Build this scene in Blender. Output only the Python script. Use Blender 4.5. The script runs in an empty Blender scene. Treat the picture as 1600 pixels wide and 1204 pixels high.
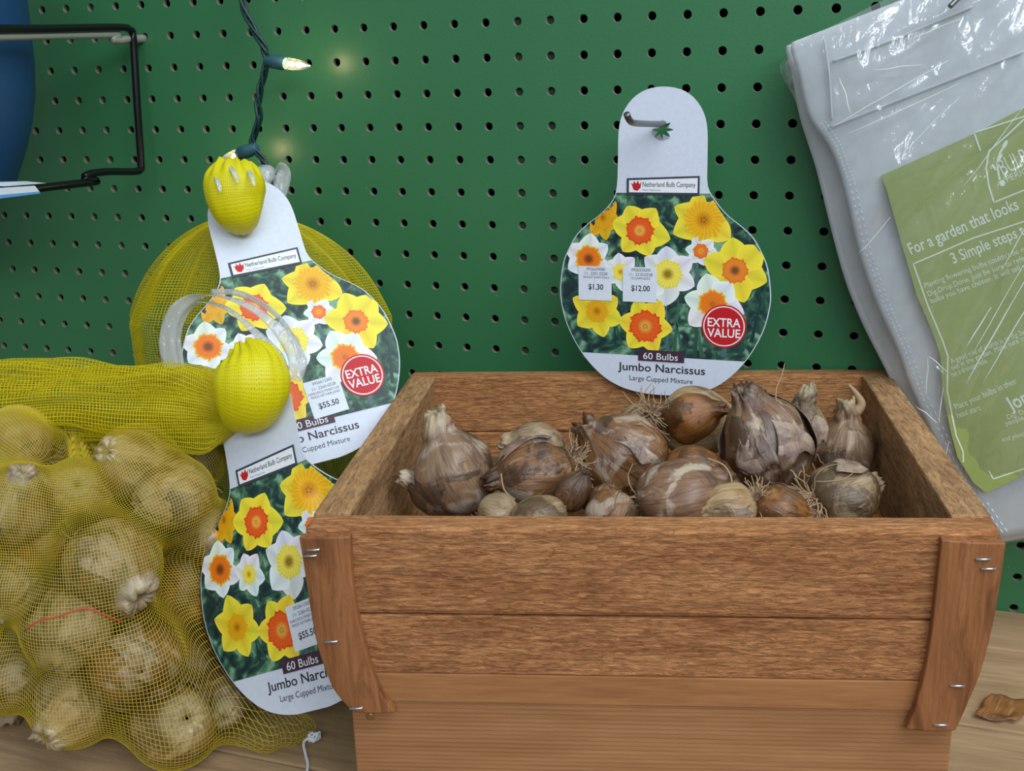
import bpy, bmesh, math, random
import numpy as np
from mathutils import Vector, Matrix, noise
PI = math.pi
SC = bpy.context.scene
COL = SC.collection
# ------------------------------------------------------------------ camera (positions are written in centimetres, built in metres)
CAM = np.array([11.19308706, -80.84709049, -3.13161894])
RT = np.array([0.94836956, 0.31604929, -0.02660862])
UP = np.array([-0.06559216, 0.27751814, 0.95847866])
FW = np.array([-0.31031087, 0.90724668, -0.28392011])
FPX = 1687.715
cam = bpy.data.cameras.new('camera')
cam_o = bpy.data.objects.new('camera', cam)
COL.objects.link(cam_o)
cam.sensor_fit = 'HORIZONTAL'
cam.sensor_width = 36.0
cam.lens = FPX / 1600 * 36.0
cam.clip_start = 0.02
cam.clip_end = 20
cam_o.matrix_world = Matrix((
    (RT[0], UP[0], -FW[0], CAM[0] * .01), (RT[1], UP[1], -FW[1], CAM[1] * .01),
    (RT[2], UP[2], -FW[2], CAM[2] * .01), (0, 0, 0, 1)))
SC.camera = cam_o
# ------------------------------------------------------------------ light and exposure
SC.view_settings.view_transform = 'Standard'
SC.view_settings.look = 'None'
SC.view_settings.gamma = 1
SC.view_settings.exposure = 0.0
SC.cycles.transparent_max_bounces = 32
world = bpy.data.worlds.new('greenhouse daylight')
SC.world = world
world.use_nodes = True
wn = world.node_tree
wn.nodes.clear()
wo = wn.nodes.new('ShaderNodeOutputWorld')
wb = wn.nodes.new('ShaderNodeBackground')
wc = wn.nodes.new('ShaderNodeTexCoord')
wm = wn.nodes.new('ShaderNodeSeparateXYZ')
wr = wn.nodes.new('ShaderNodeValToRGB')
wn.links.new(wc.outputs['Generated'], wm.inputs[0])
wa = wn.nodes.new('ShaderNodeMath')
wa.operation = 'MULTIPLY_ADD'
wa.inputs[1].default_value = .5
wa.inputs[2].default_value = .5
wn.links.new(wm.outputs['Z'], wa.inputs[0])
wn.links.new(wa.outputs[0], wr.inputs[0])
wr.color_ramp.elements[0].position = 0.40
wr.color_ramp.elements[0].color = (0.22, 0.20, 0.18, 1)
wr.color_ramp.elements[1].position = 0.54
wr.color_ramp.elements[1].color = (0.62, 0.68, 0.74, 1)
we = wr.color_ramp.elements.new(0.85)
we.color = (0.80, 0.92, 1.0, 1)
wn.links.new(wr.outputs[0], wb.inputs[0])
wb.inputs[1].default_value = 0.46
wn.links.new(wb.outputs[0], wo.inputs[0])


def area(name, loc, target, sx, sy, energy, color):
    l = bpy.data.lights.new(name, 'AREA')
    l.shape = 'RECTANGLE'
    l.size, l.size_y, l.energy, l.color = sx, sy, energy, color
    o = bpy.data.objects.new(name, l)
    COL.objects.link(o)
    o.location = loc
    o.rotation_euler = (Vector(target) - Vector(loc)).to_track_quat('-Z', 'Y').to_euler()
    return o


area('skylight', (0.75, -0.70, 1.02), (0.0, -0.2, -0.25), 1.2, 1.0, 18, (0.90, 0.96, 1.0))
area('roof_window', (1.0, -2.2, 1.0), (0.0, -0.1, -0.25), 2.6, 0.30, 34, (0.84, 0.92, 1.0))


# ------------------------------------------------------------------ helpers
def at(px, py, d):
    return CAM + d * (FW + RT * (px - 800) / FPX - UP * (py - 602) / FPX)


def hit(px, py, n, p):
    d = FW + RT * (px - 800) / FPX - UP * (py - 602) / FPX
    n = np.array(n, float)
    return CAM + d * (((np.array(p, float) - CAM) @ n) / (d @ n))


def on_y(px, py, y=0.0):
    return hit(px, py, (0, 1, 0), (0, y, 0))


def on_z(px, py, z):
    return hit(px, py, (0, 0, 1), (0, 0, z))


def view_axis(dx, dy, dz):
    """dx right, dy down in the view, dz towards the viewer"""
    v = RT * dx - UP * dy - FW * dz
    return v / np.linalg.norm(v)


def nz(x, y, z, s=1.0, seed=0.0):
    return noise.noise(Vector((x * s + seed * 7.31, y * s - seed * 3.7, z * s + seed * 1.93)))


class MB:
    def __init__(self):
        self.v, self.f, self.m, self.uv, self.c = [], [], [], {}, {}
        self.has_uv = self.has_c = False

    def add(self, verts, faces, m=0, uvs=None, cols=None):
        b = len(self.v)
        self.v.extend([tuple(map(float, p)) for p in verts])
        for k, fc in enumerate(faces):
            self.f.append(tuple(b + i for i in fc))
            self.m.append(m if isinstance(m, int) else m[k])
        if uvs is not None:
            self.has_uv = True
            for i, q in enumerate(uvs):
                self.uv[b + i] = q
        if cols is not None:
            self.has_c = True
            for i, q in enumerate(cols):
                self.c[b + i] = q
        return b

    def grid(self, P, wrapu=False, m=0, uv=None, flip=False):
        """P[i][j] rows i (v direction), columns j (u direction)"""
        nv, nu = len(P), len(P[0])
        verts = [p for row in P for p in row]
        faces = []
        for i in range(nv - 1):
            for j in range(nu if wrapu else nu - 1):
                a, b = i * nu + j, i * nu + (j + 1) % nu
                c, d = (i + 1) * nu + (j + 1) % nu, (i + 1) * nu + j
                faces.append((d, c, b, a) if flip else (a, b, c, d))
        uvs = [q for row in uv for q in row] if uv else None
        return self.add(verts, faces, m, uvs)

    def tube(self, pts, r, n=8, closed=False, cap=True, m=0):
        pts = [np.array(p, float) for p in pts]
        L = len(pts)
        rs = r if hasattr(r, '__len__') else [r] * L
        t0 = pts[1] - pts[0]
        ref = np.array((0, 0, 1.0)) if abs(t0[2]) < .8 * np.linalg.norm(t0) else np.array((1.0, 0, 0))
        rows = []
        nrm = None
        for i in range(L):
            if closed:
                t = pts[(i + 1) % L] - pts[i - 1]
            else:
                t = pts[min(i + 1, L - 1)] - pts[max(i - 1, 0)]
            t = t / (np.linalg.norm(t) + 1e-12)
            if nrm is None:
                nrm = np.cross(ref, t)
            nrm = nrm - t * (nrm @ t)
            nrm = nrm / (np.linalg.norm(nrm) + 1e-12)
            b = np.cross(t, nrm)
            rows.append([pts[i] + rs[i] * (nrm * math.cos(2 * PI * k / n) + b * math.sin(2 * PI * k / n)) for k in range(n)])
        if closed:
            rows.append(rows[0])
        base = self.grid(rows, wrapu=True, m=m, flip=True)
        if cap and not closed:
            self.f.append(tuple(base + k for k in range(n)))
            self.m.append(m)
            e = base + (L - 1) * n
            self.f.append(tuple(e + n - 1 - k for k in range(n)))
            self.m.append(m)

    def box(self, lo, hi, m=0, tr=None):
        x0, y0, z0 = lo
        x1, y1, z1 = hi
        v = [(x0, y0, z0), (x1, y0, z0), (x1, y1, z0), (x0, y1, z0), (x0, y0, z1), (x1, y0, z1), (x1, y1, z1), (x0, y1, z1)]
        if tr:
            v = [tr(p) for p in v]
        self.add(v, [(0, 3, 2, 1), (4, 5, 6, 7), (0, 1, 5, 4), (1, 2, 6, 5), (2, 3, 7, 6), (3, 0, 4, 7)], m)

    def prism(self, poly, a, b, m=0):
        """poly list of 3D points, extruded by vectors a (start) and b (end)"""
        n = len(poly)
        a, b = np.array(a, float), np.array(b, float)
        v = [np.array(p) + a for p in poly] + [np.array(p) + b for p in poly]
        f = [tuple(range(n - 1, -1, -1)), tuple(range(n, 2 * n))]
        f += [(i, (i + 1) % n, n + (i + 1) % n, n + i) for i in range(n)]
        self.add(v, f, m)

    def build(self, name, mats, parent=None, origin=(0, 0, 0), smooth=True, bevel=0, auto=None, sub=0, recalc=False):
        me = bpy.data.meshes.new(name)
        o = np.array(origin, float)
        me.from_pydata([tuple((np.array(p) - o) * .01) for p in self.v], [], self.f)
        if not isinstance(mats, (list, tuple)):
            mats = [mats]
        for mt in mats:
            me.materials.append(mt)
        me.polygons.foreach_set('material_index', self.m)
        if self.has_uv:
            uvl = me.uv_layers.new(name='UVMap')
            for li, lp in enumerate(me.loops):
                uvl.data[li].uv = self.uv.get(lp.vertex_index, (0, 0))
        if self.has_c:
            ca = me.color_attributes.new('ink', 'FLOAT_COLOR', 'POINT')
            for i in range(len(self.v)):
                q = self.c.get(i, (1, 1, 1))
                ca.data[i].color = (q[0], q[1], q[2], 1)
        if recalc:
            bm = bmesh.new()
            bm.from_mesh(me)
            bmesh.ops.recalc_face_normals(bm, faces=bm.faces)
            bm.to_mesh(me)
            bm.free()
        if smooth:
            me.polygons.foreach_set('use_smooth', [True] * len(me.polygons))
            if auto:
                me.set_sharp_from_angle(angle=math.radians(auto))
        me.update()
        ob = bpy.data.objects.new(name, me)
        COL.objects.link(ob)
        if parent is not None:
            ob.parent = parent
        else:
            ob.location = tuple(o * .01)
        if bevel:
            md = ob.modifiers.new('edge', 'BEVEL')
            md.width = bevel * .01
            md.segments = 2
            md.limit_method = 'ANGLE'
            md.angle_limit = math.radians(40)
        if sub:
            md = ob.modifiers.new('smooth', 'SUBSURF')
            md.levels = md.render_levels = sub
        return ob


def thing(name, label, cat, loc, group=None, mat=None):
    o = bpy.data.objects.new(name, None)
    COL.objects.link(o)
    o.empty_display_size = .02
    if mat is not None:
        o.matrix_world = mat
    else:
        o.location = tuple(np.array(loc, float) * .01)
    tag(o, label, cat, group)
    return o


def tag(o, label, cat, group=None):
    o['label'] = label
    o['category'] = cat
    if group:
        o['group'] = group
    return o


def frame(origin, x, y):
    """4x4 with unit axes x, y (made square), z = x cross y"""
    x = np.array(x, float)
    x /= np.linalg.norm(x)
    y = np.array(y, float)
    y = y - x * (x @ y)
    y /= np.linalg.norm(y)
    z = np.cross(x, y)
    o = np.array(origin, float) * .01
    return Matrix(((x[0], y[0], z[0], o[0]), (x[1], y[1], z[1], o[1]), (x[2], y[2], z[2], o[2]), (0, 0, 0, 1)))


def smooth_path(pts, per=6, closed=False):
    pts = [np.array(p, float) for p in pts]
    out = []
    n = len(pts)
    for i in range(n if closed else n - 1):
        p0 = pts[i - 1] if (closed or i > 0) else pts[i]
        p1, p2 = pts[i], pts[(i + 1) % n]
        p3 = pts[(i + 2) % n] if (closed or i + 2 < n) else p2
        for k in range(per):
            t = k / per
            out.append(.5 * ((2 * p1) + (-p0 + p2) * t + (2 * p0 - 5 * p1 + 4 * p2 - p3) * t * t + (-p0 + 3 * p1 - 3 * p2 + p3) * t ** 3))
    if not closed:
        out.append(pts[-1])
    return out


_tc = {}


def text_mesh(s, bold=0.0):
    key = (s, bold)
    if key in _tc:
        return _tc[key]
    cu = bpy.data.curves.new('lettering', 'FONT')
    cu.body = s
    cu.size = 1
    cu.resolution_u = 3
    cu.offset = bold
    ob = bpy.data.objects.new('lettering', cu)
    COL.objects.link(ob)
    dg = bpy.context.evaluated_depsgraph_get()
    dg.update()
    me = ob.evaluated_get(dg).to_mesh()
    v = np.array([tuple(p.co)[:2] for p in me.vertices]) if len(me.vertices) else np.zeros((0, 2))
    f = [tuple(p.vertices) for p in me.polygons]
    ob.evaluated_get(dg).to_mesh_clear()
    bpy.data.objects.remove(ob)
    bpy.data.curves.remove(cu)
    _tc[key] = (v, f)
    return _tc[key]


CAPH = None


def put_text(mb, s, place, x0, x1, cap, m=0, bold=0.0, col=None):
    """lettering from x0 to x1 (place(x, y) gives the 3D point, y up), capital height cap"""
    global CAPH
    if CAPH is None:
        CAPH = float(text_mesh('H')[0][:, 1].max())
    v, f = text_mesh(s, bold)
    if not len(v):
        return
    a, b = v[:, 0].min(), v[:, 0].max()
    sx = (x1 - x0) / (b - a)
    sy = cap / CAPH
    pts = [place(x0 + (p[0] - a) * sx, p[1] * sy) for p in v]
    mb.add(pts, f, m, cols=[col] * len(pts) if col is not None else None)


# ------------------------------------------------------------------ materials
def new_mat(name):
    m = bpy.data.materials.new(name)
    m.use_nodes = True
    nt = m.node_tree
    b = nt.nodes['Principled BSDF']
    return m, nt, b


def nd(nt, kind, ins=None, **props):
    n = nt.nodes.new('ShaderNode' + kind)
    for k, v in props.items():
        setattr(n, k, v)
    for k, v in (ins or {}).items():
        if hasattr(v, 'is_linked') or isinstance(v, bpy.types.NodeSocket):
            nt.links.new(v, n.inputs[k])
        else:
            n.inputs[k].default_value = v
    return n


def ramp(nt, fac, stops):
    n = nt.nodes.new('ShaderNodeValToRGB')
    el = n.color_ramp.elements
    while len(el) < len(stops):
        el.new(.5)
    for e, (p, c) in zip(el, stops):
        e.position = p
        e.color = (*c, 1) if len(c) == 3 else c
    nt.links.new(fac, n.inputs[0])
    return n.outputs[0]


def mixc(nt, fac, a, b, mode='MIX'):
    n = nt.nodes.new('ShaderNodeMix')
    n.data_type = 'RGBA'
    n.blend_type = mode
    for sock, v in ((n.inputs[0], fac), (n.inputs[6], a), (n.inputs[7], b)):
        if isinstance(v, bpy.types.NodeSocket):
            nt.links.new(v, sock)
        else:
            sock.default_value = v if isinstance(v, float) else (*v, 1)
    return n.outputs[2]


def srgb(r, g, b):
    return tuple(((c / 255) / 12.92 if c / 255 <= .04045 else ((c / 255 + .055) / 1.055) ** 2.4) for c in (r, g, b))


def plain(name, col, rough=.5, metal=0.0, spec=.5, bump=None):
    m, nt, b = new_mat(name)
    b.inputs['Base Color'].default_value = (*col, 1)
    b.inputs['Roughness'].default_value = rough
    b.inputs['Metallic'].default_value = metal
    b.inputs['Specular IOR Level'].default_value = spec
    co = nd(nt, 'TexCoord').outputs['Object']
    n1 = nd(nt, 'TexNoise', {'Vector': co, 'Scale': (bump or (300, .02))[0], 'Detail': 3.0})
    c = mixc(nt, n1.outputs[0], tuple(x * .9 for x in col), tuple(min(1, x * 1.08) for x in col))
    nt.links.new(c, b.inputs['Base Color'])
    if bump:
        bp = nd(nt, 'Bump', {'Height': n1.outputs[0], 'Strength': bump[1], 'Distance': .001})
        nt.links.new(bp.outputs[0], b.inputs['Normal'])
    return m


def wood(name, dark, mid, light, axis='x', along=30, across=420, tear=(95, 420), bump=.5, rough=.75, stain=None, rings=0):
    m, nt, b = new_mat(name)
    co = nd(nt, 'TexCoord').outputs['Object']

    def sc(al, ac):
        s = {'x': (al, ac, ac), 'y': (ac, al, ac), 'z': (ac, ac, al)}[axis]
        return nd(nt, 'Mapping', {'Vector': co, 'Scale': s}).outputs[0]
    rnd = nd(nt, 'ObjectInfo').outputs['Random']
    off = nd(nt, 'Math', {0: rnd, 1: 40.0}, operation='MULTIPLY').outputs[0]

    def nzn(v, detail=4.0, dist=0.0, rough_=.6):
        a = nd(nt, 'VectorMath', {0: v, 1: nd(nt, 'CombineXYZ', {'X': off, 'Y': off, 'Z': off}).outputs[0]}, operation='ADD').outputs[0]
        return nd(nt, 'TexNoise', {'Vector': a, 'Scale': 1.0, 'Detail': detail, 'Distortion': dist, 'Roughness': rough_}).outputs[0]
    grain = nzn(sc(along, across), 4.0, .6)
    broad = nzn(sc(9, 45), 3.0, .4)
    tears = nzn(sc(*tear), 5.0, .9, .7)
    c1 = ramp(nt, grain, [(.3, dark), (.5, mid), (.72, light)])
    c2 = ramp(nt, broad, [(.3, tuple(x * .78 for x in mid)), (.7, tuple(min(1, x * 1.15) for x in light))])
    c = mixc(nt, .45, c1, c2)
    if bump > .3:
        tc = ramp(nt, tears, [(.38, (.50, .44, .40)), (.49, (1, 1, 1)), (.60, (1.36, 1.38, 1.42))])
        c = mixc(nt, .7, c, tc, 'MULTIPLY')
    if rings:
        s = sc(4, 1)
        w = nd(nt, 'TexWave', {'Vector': s, 'Scale': rings, 'Distortion': 1.2, 'Detail': 1.0, 'Detail Scale': .6}, wave_type='BANDS',
               bands_direction='Z' if axis == 'x' else 'X').outputs['Fac']
        wc_ = ramp(nt, w, [(.0, (.66, .58, .52)), (.22, (1, 1, 1))])
        c = mixc(nt, .75, c, wc_, 'MULTIPLY')
    if stain:
        st = nzn(sc(14, 60), 4.0, 1.0)
        sf = ramp(nt, st, [(.52, (0, 0, 0)), (.68, (1, 1, 1))])
        c = mixc(nt, nd(nt, 'Math', {0: sf, 1: .6}, operation='MULTIPLY').outputs[0], c, stain)
    nt.links.new(c, b.inputs['Base Color'])
    b.inputs['Roughness'].default_value = rough
    b.inputs['Specular IOR Level'].default_value = .25
    hb = nd(nt, 'Math', {0: tears, 1: nd(nt, 'Math', {0: grain, 1: .4}, operation='MULTIPLY').outputs[0]}, operation='ADD').outputs[0]
    bp = nd(nt, 'Bump', {'Height': hb, 'Strength': bump, 'Distance': .0024})
    nt.links.new(bp.outputs[0], b.inputs['Normal'])
    return m


def bulb_skin(name, dark, mid, light, patch, patch_at=.55, rough=.36, tip=(.50, .44, .40)):
    """papery bulb skin: streaks run from root to neck (UV v)"""
    m, nt, b = new_mat(name)
    tcn = nd(nt, 'TexCoord')
    uv = tcn.outputs['UV']
    ob = tcn.outputs['Object']
    rnd = nd(nt, 'ObjectInfo').outputs['Random']
    r50 = nd(nt, 'Math', {0: rnd, 1: 50.0}, operation='MULTIPLY').outputs[0]
    offv = nd(nt, 'CombineXYZ', {'X': r50, 'Y': r50, 'Z': r50}).outputs[0]
    ov = nd(nt, 'VectorMath', {0: ob, 1: offv}, operation='ADD').outputs[0]
    mp = nd(nt, 'Mapping', {'Vector': uv, 'Scale': (64.0, 2.6, 1.0)}).outputs[0]
    mo = nd(nt, 'VectorMath', {0: mp, 1: offv}, operation='ADD').outputs[0]
    st = nd(nt, 'TexNoise', {'Vector': mo, 'Scale': 1.0, 'Detail': 5.0, 'Distortion': 1.2, 'Roughness': .65}).outputs[0]
    mp2 = nd(nt, 'Mapping', {'Vector': uv, 'Scale': (16.0, 2.2, 1.0)}).outputs[0]
    mo2 = nd(nt, 'VectorMath', {0: mp2, 1: offv}, operation='ADD').outputs[0]
    bands = nd(nt, 'TexNoise', {'Vector': mo2, 'Scale': 1.0, 'Detail': 4.0, 'Distortion': 1.0}).outputs[0]
    big = nd(nt, 'TexNoise', {'Vector': ov, 'Scale': 55.0, 'Detail': 4.0, 'Distortion': .8}).outputs[0]
    vein = nd(nt, 'TexVoronoi', {'Vector': mo, 'Scale': .55}, feature='DISTANCE_TO_EDGE').outputs['Distance']
    c = ramp(nt, st, [(.28, dark), (.46, mid), (.60, mid), (.80, light)])
    cb = ramp(nt, bands, [(.34, dark), (.46, mid), (.58, mid), (.68, light)])
    c = mixc(nt, .45, c, cb)
    pf = ramp(nt, big, [(patch_at - .04, (0, 0, 0)), (patch_at + .05, (1, 1, 1))])
    c = mixc(nt, nd(nt, 'Math', {0: pf, 1: .75}, operation='MULTIPLY').outputs[0], c, mixc(nt, st, tuple(x * .7 for x in patch), tuple(min(1, x * 1.2) for x in patch)))
    dk = nd(nt, 'TexNoise', {'Vector': ov, 'Scale': 30.0, 'Detail': 6.0, 'Distortion': 1.0, 'Roughness': .62}).outputs[0]
    df = ramp(nt, dk, [(.49, (0, 0, 0)), (.56, (1, 1, 1))])
    c = mixc(nt, nd(nt, 'Math', {0: df, 1: .70}, operation='MULTIPLY').outputs[0], c, tuple(x * .62 for x in dark))
    vv = nd(nt, 'SeparateXYZ', {0: uv}).outputs[1]
    if tip[0] >= 1:
        # freshly cut neck: pale cream end
        tipf = ramp(nt, vv, [(.84, (0, 0, 0)), (.93, (1, 1, 1))])
        c = mixc(nt, nd(nt, 'Math', {0: tipf, 1: .5}, operation='MULTIPLY').outputs[0], c, mixc(nt, st, srgb(172, 146, 104), srgb(232, 218, 184)))
    else:
        tipf = ramp(nt, vv, [(.80, (1, 1, 1)), (.95, tip)])
        c = mixc(nt, .85, c, tipf, 'MULTIPLY')
    vf = ramp(nt, vein, [(.0, (.45, .38, .32)), (.06, (1, 1, 1))])
    c = mixc(nt, .55, c, vf, 'MULTIPLY')
    nt.links.new(c, b.inputs['Base Color'])
    b.inputs['Roughness'].default_value = rough
    b.inputs['Specular IOR Level'].default_value = .6
    h = nd(nt, 'Math', {0: st, 1: bands}, operation='ADD').outputs[0]
    h2 = nd(nt, 'Math', {0: h, 1: big}, operation='ADD').outputs[0]
    h3 = nd(nt, 'Math', {0: h2, 1: df}, operation='ADD').outputs[0]
    bp = nd(nt, 'Bump', {'Height': h3, 'Strength': .42, 'Distance': .0011})
    nt.links.new(bp.outputs[0], b.inputs['Normal'])
    return m


def film(name, tint, milky, gloss_rough=.12, wrinkle=.5, scale=60, edge=.35):
    """clear plastic: mostly see-through, glossy at grazing angles, slightly milky"""
    m, nt, b = new_mat(name)
    nt.nodes.remove(b)
    out = nt.nodes['Material Output']
    co = nd(nt, 'TexCoord').outputs['Object']
    mp = nd(nt, 'Mapping', {'Vector': co, 'Rotation': (0, math.radians(35), 0), 'Scale': (1.0, 1.0, .3)}).outputs[0]
    n1 = nd(nt, 'TexNoise', {'Vector': mp, 'Scale': float(scale), 'Detail': 4.0, 'Distortion': 1.5, 'Roughness': .55}).outputs[0]
    n2 = nd(nt, 'TexVoronoi', {'Vector': mp, 'Scale': scale * .6}, feature='DISTANCE_TO_EDGE').outputs['Distance']
    n2r = ramp(nt, n2, [(.0, (1, 1, 1)), (.08, (0, 0, 0))])
    hh = nd(nt, 'Math', {0: n1, 1: nd(nt, 'Math', {0: n2r, 1: .25}, operation='MULTIPLY').outputs[0]}, operation='ADD').outputs[0]
    bp = nd(nt, 'Bump', {'Height': hh, 'Strength': wrinkle, 'Distance': .004}).outputs[0]
    tr = nd(nt, 'BsdfTransparent', {'Color': (*tint, 1)}).outputs[0]
    gl = nd(nt, 'BsdfGlossy', {'Color': (1, 1, 1, 1), 'Roughness': gloss_rough, 'Normal': bp}).outputs[0]
    df = nd(nt, 'BsdfTranslucent', {'Color': (.85, .88, .9, 1)}).outputs[0]
    d2 = nd(nt, 'BsdfDiffuse', {'Color': (.85, .88, .9, 1)}).outputs[0]
    mk = nd(nt, 'MixShader', {0: .6, 1: df, 2: d2}).outputs[0]
    base = nd(nt, 'MixShader', {0: milky, 1: tr, 2: mk}).outputs[0]
    fc = nd(nt, 'LayerWeight', {'Blend': .5, 'Normal': bp}).outputs['Facing']
    f5 = nd(nt, 'Math', {0: fc, 1: 4.0}, operation='POWER').outputs[0]
    fr2 = nd(nt, 'Math', {0: f5, 1: .85, 2: .085}, operation='MULTIPLY_ADD', use_clamp=True).outputs[0]
    lw = nd(nt, 'LayerWeight', {'Blend': .2}).outputs['Facing']
    ed = nd(nt, 'Math', {0: lw, 1: edge}, operation='MULTIPLY').outputs[0]
    base2 = nd(nt, 'MixShader', {0: ed, 1: base, 2: mk}).outputs[0]
    fin = nd(nt, 'MixShader', {0: fr2, 1: base2, 2: gl}).outputs[0]
    nt.links.new(fin, out.inputs[0])
    return m


def net_mat(name, col, transl=.35):
    m, nt, b = new_mat(name)
    co = nd(nt, 'TexCoord').outputs['Object']
    n1 = nd(nt, 'TexNoise', {'Vector': co, 'Scale': 70.0, 'Detail': 2.0}).outputs[0]
    c = mixc(nt, n1, tuple(x * .85 for x in col), tuple(min(1, x * 1.1) for x in col))
    nt.links.new(c, b.inputs['Base Color'])
    b.inputs['Roughness'].default_value = .45
    t = nd(nt, 'BsdfTranslucent', {'Color': c}).outputs[0]
    mx = nd(nt, 'MixShader', {0: transl, 1: b.outputs[0], 2: t}).outputs[0]
    nt.links.new(mx, nt.nodes['Material Output'].inputs[0])
    return m


def knot_mat(name, col):
    """tightly bunched netting: fine weave over the whole surface"""
    m, nt, b = new_mat(name)
    uv = nd(nt, 'TexCoord').outputs['UV']
    mp = nd(nt, 'Mapping', {'Vector': uv, 'Scale': (95.0, 40.0, 1.0)}).outputs[0]
    ck = nd(nt, 'TexVoronoi', {'Vector': mp, 'Scale': 1.0, 'Randomness': .35}, feature='DISTANCE_TO_EDGE', voronoi_dimensions='2D').outputs['Distance']
    c = ramp(nt, ck, [(.0, tuple(min(1, x * 1.05) for x in col)), (.2, col), (.5, tuple(x * .62 for x in col))])
    nt.links.new(c, b.inputs['Base Color'])
    b.inputs['Roughness'].default_value = .45
    bp = nd(nt, 'Bump', {'Height': ck, 'Strength': .5, 'Distance': .0006}, invert=True)
    nt.links.new(bp.outputs[0], b.inputs['Normal'])
    t = nd(nt, 'BsdfTranslucent', {'Color': c}).outputs[0]
    mx = nd(nt, 'MixShader', {0: .25, 1: b.outputs[0], 2: t}).outputs[0]
    nt.links.new(mx, nt.nodes['Material Output'].inputs[0])
    return m


def board_paint():
    m, nt, b = new_mat('green painted hardboard')
    co = nd(nt, 'TexCoord').outputs['Object']
    n1 = nd(nt, 'TexNoise', {'Vector': co, 'Scale': 5.0, 'Detail': 4.0}).outputs[0]
    n2 = nd(nt, 'TexNoise', {'Vector': co, 'Scale': 420.0, 'Detail': 3.0}).outputs[0]
    sp = nd(nt, 'TexVoronoi', {'Vector': co, 'Scale': 26.0}, feature='F1').outputs['Distance']
    c = mixc(nt, n1, srgb(48, 106, 68), srgb(57, 117, 76))
    c = mixc(nt, nd(nt, 'Math', {0: n2, 1: .18}, operation='MULTIPLY').outputs[0], c, srgb(70, 135, 92))
    chip = ramp(nt, sp, [(.018, (1, 1, 1)), (.028, (0, 0, 0))])
    c = mixc(nt, nd(nt, 'Math', {0: chip, 1: .35}, operation='MULTIPLY').outputs[0], c, srgb(120, 170, 135))
    nt.links.new(c, b.inputs['Base Color'])
    b.inputs['Roughness'].default_value = .34
    b.inputs['Specular IOR Level'].default_value = .45
    bp = nd(nt, 'Bump', {'Height': n2, 'Strength': .12, 'Distance': .0008})
    nt.links.new(bp.outputs[0], b.inputs['Normal'])
    return m


def photo_ground():
    """printed garden background: dark teal leaves with pale spots"""
    m, nt, b = new_mat('printed garden background')
    co = nd(nt, 'TexCoord').outputs['Object']
    n1 = nd(nt, 'TexNoise', {'Vector': co, 'Scale': 90.0, 'Detail': 4.0, 'Distortion': 1.0}).outputs[0]
    v = nd(nt, 'TexVoronoi', {'Vector': co, 'Scale': 190.0}).outputs['Distance']
    n2 = nd(nt, 'TexNoise', {'Vector': co, 'Scale': 28.0, 'Detail': 2.0}).outputs[0]
    c = ramp(nt, n1, [(.3, srgb(24, 34, 42)), (.47, srgb(38, 66, 64)), (.56, srgb(62, 108, 80)), (.66, srgb(128, 168, 140))])
    vf = ramp(nt, v, [(.15, (1, 1, 1)), (.42, (0, 0, 0))])
    nf = ramp(nt, n2, [(.5, (0, 0, 0)), (.62, (1, 1, 1))])
    f = nd(nt, 'Math', {0: vf, 1: nf}, operation='MULTIPLY').outputs[0]
    c = mixc(nt, nd(nt, 'Math', {0: f, 1: .6}, operation='MULTIPLY').outputs[0], c, srgb(150, 190, 170))
    nt.links.new(c, b.inputs['Base Color'])
    b.inputs['Roughness'].default_value = .4
    b.inputs['Specular IOR Level'].default_value = .3
    return m


def ink_mat():
    m, nt, b = new_mat('printed flower ink')
    a = nd(nt, 'Attribute', attribute_name='ink').outputs['Color']
    nt.links.new(a, b.inputs['Base Color'])
    b.inputs['Roughness'].default_value = .4
    b.inputs['Specular IOR Level'].default_value = .3
    return m


def emit_mat(name, col, strength):
    m, nt, b = new_mat(name)
    b.inputs['Base Color'].default_value = (*col, 1)
    b.inputs['Emission Color'].default_value = (*col, 1)
    b.inputs['Emission Strength'].default_value = strength
    return m


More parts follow.
